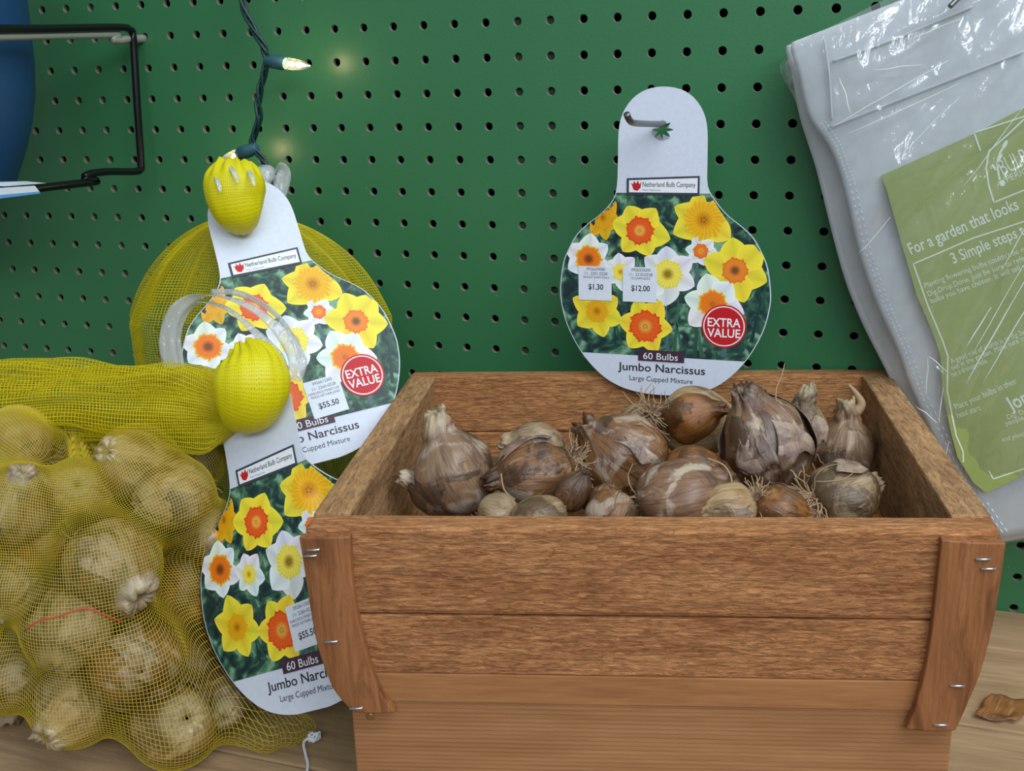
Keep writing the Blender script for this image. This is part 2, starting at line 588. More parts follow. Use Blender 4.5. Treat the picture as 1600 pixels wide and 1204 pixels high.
MAT = dict(
    board=board_paint(),
    raw=plain('raw hardboard edge', srgb(124, 128, 108), .8, bump=(900, .3)),
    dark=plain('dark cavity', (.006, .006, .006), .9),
    stud=plain('painted stud', srgb(36, 62, 44), .7, bump=(500, .3)),
    card=plain('white coated card', srgb(212, 219, 234), .4, spec=.35),
    photo=photo_ground(), ink=ink_mat(),
    black=plain('black coated wire', (.006, .006, .007), .25, spec=.3),
    zinc=plain('grey zinc wire', srgb(158, 160, 152), .45, .2),
    steel=plain('dark steel', srgb(120, 122, 120), .38, .85),
    staple=plain('staple steel', srgb(190, 195, 200), .3, .9),
    brass=plain('brass screw', srgb(160, 130, 70), .4, .7),
    blue=plain('blue glazed pot', srgb(22, 68, 112), .55, bump=(200, .05)),
    cord=plain('dark green cord', srgb(14, 50, 52), .4),
    socket=plain('green socket', srgb(44, 88, 98), .45),
    priceblue=plain('pale blue print', srgb(96, 160, 222), .3),
    white=plain('white plastic', srgb(222, 229, 240), .4, spec=.35),
    string=plain('white cotton string', srgb(225, 225, 230), .8),
    net=net_mat('yellow netting', srgb(236, 214, 62)),
    net_dense=net_mat('folded yellow netting', srgb(244, 230, 30)),
    knot=knot_mat('bunched yellow netting', srgb(236, 226, 10)),
    orange=plain('red thread', srgb(200, 70, 40), .6),
    root=plain('dry roots', srgb(166, 138, 106), .8),
    fabric=plain('off white fabric', srgb(196, 200, 204), .6, bump=(140, .25)),
    green=plain('olive green card', srgb(150, 164, 92), .45),
    paleink=plain('pale ink', srgb(222, 232, 214), .4),
    sleeve=film('clear plastic sleeve', (.95, .97, .98), .09, .14, .5, 70, .4),
    strap=film('clear strap plastic', (.90, .92, .93), .42, .12, .5, 220, .5),
    glass=film('bulb glass', (.98, .96, .9), .02, .03, .0, 50, .2),
    wood_front=wood('rough sawn cedar', srgb(128, 76, 42), srgb(172, 112, 68), srgb(204, 148, 98), 'x', tear=(120, 560), bump=.95),
    wood_smooth=wood('planed cedar', srgb(132, 86, 50), srgb(156, 104, 64), srgb(172, 122, 78), 'x', bump=.12),
    wood_ped=wood('cedar with growth rings', srgb(140, 94, 58), srgb(158, 111, 71), srgb(172, 126, 85), 'x', along=12, bump=.12, rings=120),
    wood_band=wood('stained band wood', srgb(106, 64, 36), srgb(142, 90, 54), srgb(166, 112, 70), 'z', along=25, across=500, bump=.3, rough=.55, stain=srgb(74, 38, 24)),
    wood_rim=wood('weathered cedar side', srgb(118, 84, 56), srgb(158, 118, 80), srgb(184, 146, 104), 'y', along=25, bump=.4, stain=srgb(104, 74, 50)),
    wood_back=wood('rough sawn cedar back', srgb(128, 80, 46), srgb(172, 116, 70), srgb(204, 150, 98), 'x', tear=(120, 560), bump=.95),
    wood_shelf=wood('worn shelf board', srgb(124, 98, 70), srgb(160, 130, 96), srgb(184, 154, 118), 'x', along=12, across=160, bump=.25, rough=.65),
    skin_brown=bulb_skin('brown papery skin', srgb(64, 38, 22), srgb(128, 88, 54), srgb(196, 166, 128), srgb(182, 164, 146), .57),
    skin_pale=bulb_skin('pale striped skin', srgb(96, 66, 34), srgb(172, 144, 104), srgb(216, 202, 172), srgb(150, 110, 66), .58, tip=(1.05, 1.0, .92)),
    skin_purple=bulb_skin('grey purple skin', srgb(64, 40, 28), srgb(130, 96, 72), srgb(184, 156, 126), srgb(198, 182, 162), .58),
    skin_orange=bulb_skin('orange brown skin', srgb(78, 44, 18), srgb(146, 94, 46), srgb(184, 138, 84), srgb(110, 74, 46), .58),
    skin_grey=bulb_skin('grey tan skin', srgb(84, 64, 44), srgb(150, 126, 96), srgb(192, 174, 144), srgb(134, 96, 56), .56, tip=(1.0, .95, .88)),
    skin_taupe=bulb_skin('taupe skin with cut cream neck', srgb(68, 46, 32), srgb(136, 106, 80), srgb(196, 172, 144), srgb(176, 160, 146), .57, tip=(1.0, .95, .88)),
    flake=bulb_skin('loose papery flake', srgb(104, 80, 66), srgb(156, 132, 114), srgb(190, 172, 154), srgb(128, 106, 100), .58, .4),
)
def lettering(name, col):
    return plain(name, col, .45, spec=.3)


MAT['crease'] = plain('whitish fold glint', srgb(226, 234, 228), .12, spec=.8)  # pale colour paints the light caught on the sleeve folds
MAT['ink_dark'] = lettering('dark grey ink', srgb(52, 50, 56))
MAT['ink_slate'] = lettering('slate ink', srgb(60, 64, 74))
MAT['ink_red'] = lettering('red ink', srgb(196, 30, 36))
MAT['ink_plum'] = lettering('plum ink', srgb(70, 46, 62))
MAT['ink_white'] = lettering('white ink', srgb(236, 240, 246))
MAT['ink_grey'] = lettering('grey ink', srgb(120, 124, 140))

# ------------------------------------------------------------------ the setting: pegboard wall and shelf
SHELF = -43.45


def build_pegboard():
    mb = MB()
    P, R, T, N = 2.54, .335, .42, 16
    c0, c1, r0, r1 = -40, 20, -10, 18
    sq, ci = [], []
    for k in range(N):
        a = 2 * PI * k / N
        c, s = math.cos(a), math.sin(a)
        q = (P / 2) / max(abs(c), abs(s))
        sq.append((c * q, s * q))
        ci.append((c * R, s * R))
    for r in range(r0, r1):
        for c in range(c0, c1):
            x, z = c * P, -r * P
            v = [(x + a, 0, z + b) for a, b in sq] + [(x + a, 0, z + b) for a, b in ci] + [(x + a * .94, .05, z + b * .94) for a, b in ci] + [(x + a * .94, T, z + b * .94) for a, b in ci]
            f, m = [], []
            for k in range(N):
                j = (k + 1) % N
                f.append((k, j, N + j, N + k)); m.append(0)
                f.append((N + k, N + j, 2 * N + j, 2 * N + k)); m.append(1)
                f.append((2 * N + k, 2 * N + j, 3 * N + j, 3 * N + k)); m.append(1)
            mb.add(v, f, m)
    o = mb.build('wall_back', [MAT['board'], MAT['raw']], smooth=False)
    o['kind'] = 'structure'
    o['label'] = 'green painted pegboard wall with rows of round holes'
    # wooden studs and the dark space behind the board
    for x0, x1 in ((-16.2, -11.6), (-57.5, -51.8)):
        b = MB()
        b.box((x0, T + .02, -46), (x1, T + 4, 26))
        s = b.build('wall_stud', MAT['stud'], smooth=False)
        s['kind'] = 'structure'
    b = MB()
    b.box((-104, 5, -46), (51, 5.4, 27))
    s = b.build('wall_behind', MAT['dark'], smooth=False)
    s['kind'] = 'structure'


build_pegboard()

shelf = thing('wooden_shelf', 'worn wooden shelf of wide boards under the crate and the net bags', 'shelf', (-20, -25, SHELF - 2))
for y0, y1 in ((-6.0, 0.0), (-16.35, -6.12), (-31.9, -16.5), (-47, -32.02)):
    b = MB()
    b.box((-103, y0, SHELF - 2), (50, y1 - .02, SHELF))
    b.build('plank', MAT['wood_shelf'], shelf, (-20, -25, SHELF - 2), smooth=False, bevel=.12)

# ------------------------------------------------------------------ the crate (half-barrel planter box)
YAW = math.radians(14.3)
CX = np.array([math.cos(YAW), math.sin(YAW), 0])
CY = np.array([-math.sin(YAW), math.cos(YAW), 0])
C0 = np.array([-15.315, -36.569, -25.2])


def cr(p):
    """crate coordinates (x along the front, y to the back, z up from the rim), slightly out of square like the real one"""
    x, y, z = p
    return (x * (1 + .0009 * y) + .033 * y, y, z)


crate = thing('wooden_planter_crate', 'half-barrel shaped cedar crate holding loose brown bulbs on the shelf', 'crate', C0, mat=frame(C0, CX, CY))
PROF_L = [(0, .1), (0, -1.7), (.15, -4.2), (.45, -6.5), (.95, -8.4), (1.75, -10.15)]
PROF_R = [(34.3, .1), (34.3, -2.2), (34.15, -4.96), (33.75, -7.5), (33.2, -9.2), (32.6, -10.3)]


def prof_at(prof, z):
    for (xa, za), (xb, zb) in zip(prof, prof[1:]):
        if zb <= z <= za:
            return xa + (xb - xa) * (za - z) / (za - zb)
    return prof[-1][0] if z < prof[-1][1] else prof[0][0]


def plank(name, mat, z0, z1, y0, y1, inset=.02, bevel=.15):
    """end board following the barrel outline between heights z0 > z1"""
    zs = [z0 + (z1 - z0) * k / 5 for k in range(6)]
    poly = [(prof_at(PROF_L, z) + inset, 0, z) for z in zs] + [(prof_at(PROF_R, z) - inset, 0, z) for z in reversed(zs)]
    b = MB()
    n = len(poly)
    v = [cr((x, y0, z)) for x, _, z in poly] + [cr((x, y1, z)) for x, _, z in poly]
    f = [tuple(range(n)), tuple(range(2 * n - 1, n - 1, -1))] + [((i + 1) % n, i, n + i, n + (i + 1) % n) for i in range(n)]
    b.add(v, f)
    return b.build(name, mat, crate, smooth=False, bevel=bevel, recalc=True)


plank('front_plank', MAT['wood_front'], 0, -4.93, 0, 1.7, bevel=.3)
plank('front_plank', MAT['wood_front'], -4.98, -8.35, .04, 1.7, bevel=.1)
plank('front_plank', MAT['wood_smooth'], -8.37, -10.1, .04, 1.7, bevel=.08)
plank('back_plank', MAT['wood_back'], 0, -4.3, 27.1, 28.7, bevel=.2)
plank('back_plank', MAT['wood_back'], -4.36, -10.1, 27.1, 28.7)
for side, prof, sgn in (('left', PROF_L, 1), ('right', PROF_R, -1)):
    b = MB()
    th = 2.0
    outer = [(x, z - .1) for x, z in prof]
    outer[0] = (outer[0][0], 0)
    inner = [(x + sgn * (th - .15 * k), z) for k, (x, z) in enumerate(outer)]
    poly = outer + inner[::-1]
    n = len(poly)
    v = [cr((x, 1.7, z)) for x, z in poly] + [cr((x, 27.1, z)) for x, z in poly]
    f = [tuple(range(n)), tuple(range(2 * n - 1, n - 1, -1))] + [((i + 1) % n, i, n + i, n + (i + 1) % n) for i in range(n)]
    b.add(v, f)
    b.build('side_wall', MAT['wood_rim'], crate, smooth=False, bevel=.15, recalc=True)
b = MB()
b.box((2.2, 1.7, -10.1), (32.2, 27.1, -8.9), tr=cr)
b.build('crate_floor', MAT['wood_smooth'], crate, smooth=False)
b = MB()
b.box((1.7, .12, SHELF + 25.2 + .02), (32.95, 2.0, -10.1), tr=cr)
b.build('base_board', MAT['wood_ped'], crate, smooth=False, bevel=.1)
b = MB()
b.box((1.9, 25.5, SHELF + 25.2 + .02), (33, 27.3, -10.1), tr=cr)
b.build('base_board', MAT['wood_ped'], crate, smooth=False, bevel=.1)


def band(outer, inner, tag_mat):
    """flat curved strip nailed over the front, from matching outer and inner edges"""
    o = smooth_path([(x, z) for x, z in outer], 4)
    i = smooth_path([(x, z) for x, z in inner], 4)
    n = len(o)
    t = .55
    rows = []
    for k in range(n):
        (xo, zo), (xi, zi) = o[k], i[k]
        row = []
        for s in range(7):
            q = s / 6
            bul = .12 * (1 - (2 * q - 1) ** 2)
            row.append((xo + (xi - xo) * q, -t - bul, zo + (zi - zo) * q))
        rows.append(row)
    b = MB()
    fr = [[cr(p) for p in r_] for r_ in rows]
    bk = [[cr((p[0], 0, p[2])) for p in r_] for r_ in rows]
    nu = 7
    verts = [p for r_ in fr for p in r_] + [p for r_ in bk for p in r_]
    N = n * nu
    f = []
    for a in range(n - 1):
        for c in range(nu - 1):
            q = (a * nu + c, a * nu + c + 1, (a + 1) * nu + c + 1, (a + 1) * nu + c)
            f.append(q)
            f.append(tuple(N + k for k in reversed(q)))
        for c in (0, nu - 1):
            f.append((a * nu + c, (a + 1) * nu + c, N + (a + 1) * nu + c, N + a * nu + c))
    for c in range(nu - 1):
        for a in (0, n - 1):
            f.append((a * nu + c, a * nu + c + 1, N + a * nu + c + 1, N + a * nu + c))
    b.add(verts, f)
    return b.build('curved_band', tag_mat, crate, bevel=.06, auto=40, recalc=True)


def staple(parent, x, z, ang=0):
    b = MB()
    c, s = math.cos(ang) * .32, math.sin(ang) * .32
    b.tube([cr(p) for p in ((x - c, -.5, z - s), (x - c, -.76, z - s), (x + c, -.76, z + s), (x + c, -.5, z + s))], .07, 6)
    b.build('staple', MAT['staple'], parent)


bl = band([(-.1, -.35), (0, -1.7), (.15, -4.2), (.36, -6.46), (.78, -8.3), (1.2, -9.35), (1.95, -10.35)],
          [(2.5, -.3), (2.44, -2.0), (2.54, -4.4), (2.82, -6.4), (3.2, -8.3), (3.6, -9.4), (4.2, -10.35)], MAT['wood_band'])
for x, z in ((.62, -.95), (.45, -1.28), (1.15, -6.1), (2.2, -10.0)):
    staple(bl, x, z, .08)
brn = band([(34.34, -.45), (34.3, -2.2), (34.15, -4.96), (33.82, -7.45), (33.45, -8.9), (33.2, -9.8), (32.9, -10.8)],
           [(31.35, -.3), (31.33, -2.0), (31.28, -4.9), (31.15, -7.2), (30.95, -8.7), (30.75, -9.8), (30.45, -10.75)], MAT['wood_band'])
for x, z in ((33.3, -1.2), (33.6, -1.7), (32.7, -8.1), (32.1, -10.35)):
    staple(brn, x, z, .0)
b = MB()
b.tube([cr((2.7, .25, -11.0)), cr((2.7, .04, -11.0)), cr((2.7, .0, -11.0))], [.22, .22, .12], 14)
b.build('screw_head', MAT['brass'], crate)


# ------------------------------------------------------------------ hang tags
K = .0453                                                     # cm per unit of the tag drawing
OUT = [(1034, 141), (1010, 145), (990, 157), (975, 178), (968.5, 205), (967.5, 250), (966, 285), (960, 306), (942, 327), (920, 344), (902, 361), (888, 385), (879, 408), (873.5, 446), (875, 470), (881, 497),
       (892, 524), (907, 550), (925, 572), (945, 590), (966, 602), (987, 609), (1012, 613), (1038, 614)]
OUT = OUT + [(2 * 1038 - x - (6 if y < 300 else 0), y) for x, y in reversed(OUT[1:-1])]
OUT = [tuple(p) for p in smooth_path(OUT, 3, closed=True)]


def petal(mb, cx, cy, ang, L, W, ctr, tip, z, pl, rnd, pointy=.5):
    """one printed petal: fan from the flower centre with ink getting lighter outward"""
    n = 14
    ca, sa = math.cos(ang), math.sin(ang)
    pts, cols = [], []

    def P(a, b_):
        return pl(cx + a * ca - b_ * sa, cy + a * sa + b_ * ca, z)
    spine = []
    for k in range(n + 1):
        t = k / n
        w = W * (.25 + .75 * min(1, t * 1.9) ** .8) * (1 - max(0, t - .55) / .45 * .12) + .05 * W * math.sin(8 * t + rnd)
        if t > .45:
            e = (t - .45) / .55
            w *= max(0, 1 - e ** 1.9) ** .72
        if k == n:
            w = W * .03
        a = L * t
        q = tuple(c_ + (d_ - c_) * min(1, t * 1.4) for c_, d_ in zip(ctr, tip))
        ed = tuple(min(1, x * 1.12) for x in q)
        vn = tuple(x * .86 for x in q)
        spine.append(((a, w), (a, w * .35), (a, 0), (a, -w * .35), (a, -w), (ed, q, vn, tuple(x * .94 for x in q), ed)))
    verts, faces = [], []
    for row in spine:
        for c in range(5):
            verts.append(P(row[c][0], row[c][1]))
            cols.append(row[5][c])
    for i in range(n):
        for c in range(4):
            a = i * 5 + c
            faces.append((a, a + 1, a + 6, a + 5))
    mb.add(verts, faces, 0, cols=cols)


def flower(mb, cx, cy, R, rc, pcol, pin, crown, z, pl, seed, squash=1.0, rot=0.0):
    rg = random.Random(seed)

    def pls(x, y, zz):
        return pl(cx + (x - cx) * squash, y, zz)
    for k in (0, 2, 4, 1, 3, 5):
        a = rot + k * PI / 3 + rg.uniform(-.12, .12)
        petal(mb, cx, cy, a, R * rg.uniform(.94, 1.12), R * rg.uniform(.38, .47), pin, tuple(min(1, x * rg.uniform(.9, 1.05)) for x in pcol), z + .0015 * k, pls, seed + k, .6)
    # crown: ruffled disc in rings from the rim colour to the throat
    n = 60
    verts, cols, faces = [pls(cx, cy, z + .016)], [crown[2]], []
    for ri, (fr, ci) in enumerate(((.22, 2), (.5, 1), (.8, 1), (1.0, 0))):
        for k in range(n):
            a = 2 * PI * k / n
            ruf = 1 + (.05 * math.sin(k * 2.3 + seed) + .06 * math.sin(k * .73 + seed * 2) + .05 * math.sin(k * 1.57 + seed)) * (fr ** 2)
            jit = 1 + .22 * math.sin(k * 3.9 + ri * 1.7 + seed) * (.5 if ri < 3 else 1)
            verts.append(pls(cx + rc * fr * ruf * math.cos(a), cy + rc * fr * ruf * math.sin(a), z + .016))
            cols.append(tuple(min(1, x * jit) for x in crown[ci]))
    for k in range(n):
        faces.append((0, 1 + k, 1 + (k + 1) % n))
        for ri in range(3):
            a, b_ = 1 + ri * n + k, 1 + ri * n + (k + 1) % n
            faces.append((a, a + n, b_ + n, b_))
    mb.add(verts, faces, 0, cols=cols)
    # stamens
    for k in range(5):
        a = 2 * PI * k / 5 + seed
        q = rc * .12
        verts = [pls(cx + q * math.cos(a) + w * math.cos(b_) * rc * .07, cy + q * math.sin(a) + w * math.sin(b_) * rc * .07, z + .02) for b_, w in ((0, 1), (PI / 2, 1), (PI, 1), (1.5 * PI, 1))]
        mb.add(verts, [(0, 1, 2, 3)], 0, cols=[tuple(x * .55 for x in crown[2])] * 4)


YEL, YELD, WHT = srgb(244, 224, 62), srgb(232, 176, 30), srgb(232, 238, 240)
ORG, RED, CRY = srgb(238, 124, 34), srgb(222, 66, 26), srgb(244, 226, 92)
FLOWERS = [
    # x, y, petal length, crown radius, petal, petal base, crown (rim, middle, throat), squash, turn
    (944, 334, 34, 17, YELD, srgb(214, 150, 20), (YELD, srgb(224, 160, 20), srgb(196, 128, 14)), .8, .3),
    (1096, 382, 24, 11, WHT, srgb(220, 216, 190), (RED, ORG, srgb(240, 170, 60)), 1, .2),
    (972, 418, 30, 13, WHT, srgb(222, 224, 200), (YEL, CRY, YELD), .9, .4),
    (1099, 335, 46, 29, YEL, srgb(226, 176, 34), (srgb(238, 196, 44), srgb(236, 178, 30), srgb(206, 136, 16)), 1, .5),
    (1002, 353, 44, 21, YEL, srgb(238, 206, 50), (RED, srgb(232, 94, 34), srgb(244, 178, 74)), 1, .15),
    (921, 399, 40, 21, WHT, srgb(226, 228, 212), (srgb(246, 196, 40), ORG, srgb(150, 74, 30)), 1, .5),
    (1148, 410, 50, 19, YEL, srgb(240, 214, 70), (srgb(232, 104, 34), srgb(238, 136, 44), srgb(140, 90, 50)), 1, .3),
    (1046, 419, 46, 22, WHT, srgb(226, 228, 206), (YEL, CRY, srgb(170, 140, 40)), 1, .5),
    (1116, 463, 46, 22, WHT, srgb(226, 226, 206), (srgb(246, 200, 60), ORG, srgb(226, 120, 34)), 1, .25),
    (934, 482, 42, 18, YEL, srgb(228, 184, 30), (YELD, srgb(230, 168, 24), srgb(204, 138, 16)), 1, .35),
    (1012, 503, 44, 25, YEL, srgb(238, 208, 50), (RED, srgb(234, 96, 32), srgb(230, 170, 70)), 1, .1),
]


def inside_out(x, y, d=2.0):
    """is the drawing point inside the tag outline, d units clear of its edge"""
    if y > 380:
        return math.hypot(x - 1039, y - 447) < 166 - d
    w = 0
    best = 1e9
    n = len(OUT)
    ins = False
    for i in range(n):
        (xa, ya), (xb, yb) = OUT[i], OUT[(i + 1) % n]
        if (ya > y) != (yb > y) and x < (xb - xa) * (y - ya) / (yb - ya) + xa:
            ins = not ins
        best = min(best, math.hypot(x - xa, y - ya))
    return ins and best > d


def clip_faces(mb):
    """drop printed pieces that would hang over the edge of the tag"""
    keep = [k for k, fc in enumerate(mb.f) if all(mb.ok[i] for i in fc)]
    mb.f = [mb.f[k] for k in keep]
    mb.m = [mb.m[k] for k in keep]


def hang_tag(name, label, mat4, stickers, bend=None, plain_card=False):
    t = thing(name, label, 'hang tag', (0, 0, 0), 'bulb hang tags', mat=mat4)

    def lp(s, q, z=0.0):
        x, y = (s - 1038) * K, (205 - q) * K
        if bend is not None and x > bend:
            # the right side curls back along the crate wall
            k = max(0.0, min(1.0, (-4.0 - y) / 5.0))
            k = k * k * (3 - 2 * k)
            amax, rad = 1.4 * k, 1.4
            arc = x - bend
            if amax > .01:
                th = min(arc / rad, amax)
                rest = arc - th * rad
                return (bend + (rad - z) * 0 + rad * math.sin(th) + rest * math.cos(th) + z * math.sin(th), y,
                        z * math.cos(th) - rad * (1 - math.cos(th)) - rest * math.sin(th))
        return (x, y, z)
    # card with the star-shaped hanger slit
    if bend is not None or plain_card:
        cb_ = MB()
        rws = []
        ys_ = [141.5 + (613 - 141.5) * (.5 - .5 * math.cos(PI * k / 90)) for k in range(91)]
        for y in ys_:
            xs = []
            n = len(OUT)
            for i in range(n):
                (xa, ya), (xb, yb) = OUT[i], OUT[(i + 1) % n]
                if (ya > y) != (yb > y):
                    xs.append(xa + (xb - xa) * (y - ya) / (yb - ya))
            x0, x1 = min(xs), max(xs)
            rws.append([lp(x0 + (x1 - x0) * c / 40, y, 0) for c in range(41)])
        cb_.grid(rws, flip=True)
        o = cb_.build('card', MAT['card'], t, smooth=False)
        md = o.modifiers.new('thickness', 'SOLIDIFY')
        md.thickness = .0004
        md.offset = -1
    bm = bmesh.new()
    ov = [bm.verts.new(Vector(lp(*p)) * .01) for p in OUT]
    oe = [bm.edges.new((ov[i], ov[(i + 1) % len(ov)])) for i in range(len(ov))]
    star = []
    for k in range(16):
        a = PI * 2 * k / 16
        rr = 15 if k % 2 == 0 else 9
        star.append(lp(1035 + rr * math.cos(a) * 1.1, 203 + rr * math.sin(a)))
    sv = [bm.verts.new(Vector(p) * .01) for p in star]
    se = [bm.edges.new((sv[i], sv[(i + 1) % 16])) for i in range(16)]
    bmesh.ops.triangle_fill(bm, edges=oe + se, use_beauty=True)
    bmesh.ops.recalc_face_normals(bm, faces=bm.faces)
    for f_ in bm.faces:
        if f_.normal.z < 0:
            f_.normal_flip()
    ex = bmesh.ops.extrude_face_region(bm, geom=list(bm.faces))
    bmesh.ops.translate(bm, verts=[e for e in ex['geom'] if isinstance(e, bmesh.types.BMVert)], vec=(0, 0, -.0004))
    bmesh.ops.recalc_face_normals(bm, faces=bm.faces)
    if bend is None and not plain_card:
        me = bpy.data.meshes.new('card')
        bm.to_mesh(me)
        me.materials.append(MAT['card'])
        o = bpy.data.objects.new('card', me)
        COL.objects.link(o)
        o.parent = t
    bm.free()
    # the cut flaps around the slit, folded a little out of the card
    b = MB()
    for k in range(8):
        a = 2 * PI * (k + .5) / 8
        a0, a1 = a - .36, a + .36
        out = .5 if k in (1, 2, 3) else -.25
        p0, p1 = lp(1035 + 17 * math.cos(a0), 203 + 16 * math.sin(a0), .01), lp(1035 + 17 * math.cos(a1), 203 + 16 * math.sin(a1), .01)
        tip = lp(1035 + 6 * math.cos(a), 203 + 6 * math.sin(a), out * .8)
        b.prism([p0, p1, tip], (0, 0, 0), (0, 0, -.03))
    b.build('hanger_flap', MAT['card'], t, smooth=False, recalc=True)
    # printed picture
    top = 296
    ps = [(x, y) for x, y in OUT]
    bmk = MB()
    rows = []
    ys = [top + (551 - top) * k / 40 for k in range(41)]
    for y in ys:
        xs = []
        n = len(OUT)
        for i in range(n):
            (xa, ya), (xb, yb) = OUT[i], OUT[(i + 1) % n]
            if (ya > y) != (yb > y):
                xs.append(xa + (xb - xa) * (y - ya) / (yb - ya))
        x0, x1 = min(xs) + 1.5, max(xs) - 1.5
        rows.append([lp(x0 + (x1 - x0) * c / 24, y, .012) for c in range(25)])
    bmk.grid(rows, flip=True)
    pic = bmk.build('printed_photo', MAT['photo'], t, smooth=False)
    fb = MB()
    rg = random.Random(5)
    ok = []

    def pl(x, y, z):
        ok.append(inside_out(x, y) and 297 < y < 550)
        return lp(x, y, z)
    # stems and leaves
    for k, (x, y, dx, L, w) in enumerate([(952, 550, -16, 70, 4), (965, 550, -4, 62, 5), (978, 550, -22, 80, 5), (1048, 549, -4, 90, 5), (1058, 549, 6, 100, 6), (1090, 549, 4, 60, 7), (1102, 549, -8, 44, 8),
                                          (1160, 540, 10, 70, 6), (1176, 520, 14, 80, 6), (1092, 440, -2, 60, 7), (975, 470, -10, 70, 5), (1134, 546, 6, 40, 8), (1190, 470, 4, 40, 6), (1070, 540, -10, 50, 5)]):
        g = rg.choice([srgb(44, 84, 70), srgb(60, 104, 84), srgb(30, 62, 62), srgb(84, 112, 124)])
        pts = [pl(x + dx * q + w * .5 * sgn * (1 - q) ** .6, y - L * q, .016) for q in (0, .25, .5, .75, 1) for sgn in (-1, 1)]
        fb.add(pts, [(2 * i, 2 * i + 2, 2 * i + 3, 2 * i + 1) for i in range(4)], 0, cols=[tuple(c * (.8 + .4 * (i // 2) / 5) for c in g) for i in range(10)])
    for k, (x, y, R, rc, pc, pi_, cw, sq, rot) in enumerate(FLOWERS):
        flower(fb, x, y, R, rc, pc, pi_, cw, .02 + .0012 * k, pl, 11 + k * 3, sq, rot)
    fb.ok = ok
    clip_faces(fb)
    fl = fb.build('printed_flower', MAT['ink'], t, smooth=False)
    # company label
    b = MB()
    z = .05
    for m_, x0, x1, y0, y1, zz in ((0, 981.5, 1092, 272, 299, z), (1, 985, 1089, 275, 295, z + .006)):
        b.add([lp(x0, y1, zz), lp(x1, y1, zz), lp(x1, y0 + (-2), zz), lp(x0, y0 + 2, zz)], [(0, 1, 2, 3)], m_)
    tul = [(988, 280), (991, 283), (993, 278), (996, 282), (999, 277), (1001, 283), (1004, 279), (1003, 288), (998, 293), (992, 291)]
    b.add([lp(x, y, z + .012) for x, y in tul], [tuple(range(len(tul)))[::-1]], 2)
    put_text(b, 'Netherland Bulb Company', lambda x, y: lp(x, 286.5 - y, z + .012), 1006, 1086, 7.2, 3, .006)
    put_text(b, 'Plant Happiness', lambda x, y: lp(x, 292.5 - y, z + .012), 1006, 1034, 2.6, 4)
    b.build('company_label', [MAT['ink_slate'], MAT['ink_white'], MAT['ink_red'], MAT['ink_dark'], MAT['ink_grey']], t, smooth=False)
    # round badge
    b = MB()
    bz = .06
    for m_, R, zz in ((0, 34, bz), (1, 31.5, bz + .005), (0, 29.8, bz + .01)):
        b.add([lp(1134 + R * math.cos(2 * PI * k / 48), 497 - R * math.sin(2 * PI * k / 48), zz) for k in range(48)], [tuple(range(48))], m_)
    put_text(b, 'EXTRA', lambda x, y: lp(x, 497.5 - y, bz + .016), 1109, 1159, 13, 1, .016)
    put_text(b, 'VALUE', lambda x, y: lp(x, 514 - y, bz + .016), 1109, 1159, 13, 1, .016)
    b.build('round_badge', [MAT['ink_red'], MAT['ink_white']], t, smooth=False)
    # title lettering
    b = MB()
    b.add([lp(1001, 559, .05), lp(1074, 559, .05), lp(1074, 541, .05), lp(1001, 541, .05)], [(0, 1, 2, 3)], 1)
    put_text(b, '60 Bulbs', lambda x, y: lp(x, 556 - y, .056), 1009, 1064, 10.5, 2)
    put_text(b, 'Jumbo Narcissus', lambda x, y: lp(x, 576.5 - y, .016), 968, 1107, 12.5, 0, .012)
    put_text(b, 'Large Cupped Mixture', lambda x, y: lp(x, 592.5 - y, .016), 987, 1088, 8, 0)
    b.build('title_print', [MAT['ink_dark'], MAT['ink_plum'], MAT['ink_white']], t, smooth=False)
    for (x0, y0, x1, y1, rot, lines) in stickers:
        b = MB()
        cx, cy = (x0 + x1) / 2, (y0 + y1) / 2
        c, s = math.cos(rot), math.sin(rot)

        def st(x, y, zz):
            return lp(cx + (x - cx) * c - (y - cy) * s, cy + (x - cx) * s + (y - cy) * c, zz)
        b.prism([st(x0, y1, .07), st(x1, y1, .07), st(x1, y0, .07), st(x0, y0, .07)], (0, 0, 0), (0, 0, .015))
        w = x1 - x0
        for txt, fy, h, fx0, fx1, bold in lines:
            put_text(b, txt, lambda x, y: st(x, y0 + (y1 - y0) * fy - y, .09), x0 + w * fx0, x0 + w * fx1, h, 1, bold)
        b.build('price_sticker', [MAT['white'], MAT['ink_dark']], t, smooth=False)
    return t


S1 = [('0926630000', .12, 4.6, .25, .81, 0), ('11- 2201-0228', .25, 4.6, .2, .87, 0), ('SINGLE DAFFODILS', .35, 3.6, .14, .92, 0), ('$1.30', .68, 8.5, .3, .75, .02)]
S2 = [('0926333000', .12, 4.6, .25, .81, 0), ('11- 2210-0228', .25, 4.6, .2, .87, 0), ('10 DAFFODILS', .35, 3.6, .25, .81, 0), ('$12.00', .68, 8.5, .25, .8, .02)]
S3 = [('0926613300', .13, 4.6, .25, .81, 0), ('11- 2260-0228', .27, 4.6, .2, .87, 0), ('NARCISSUS MIXED DAF', .38, 3.6, .06, .94, 0), ('PRIDE NETHERLAND', .48, 3.6, .1, .92, 0), ('$55.50', .78, 8.5, .22, .8, .02)]
hang_tag('hang_tag', 'bulb-shaped hang tag with two white price stickers, hung on the grey peg hook', frame(on_y(1035, 205, -7.0) + np.array([.14, 0, 0]), (1, 0, 0), (0, 0, 1)),
         [(904.5, 410.5, 958, 464.5, 0, S1), (976, 409.5, 1029.5, 464.5, 0, S2)])


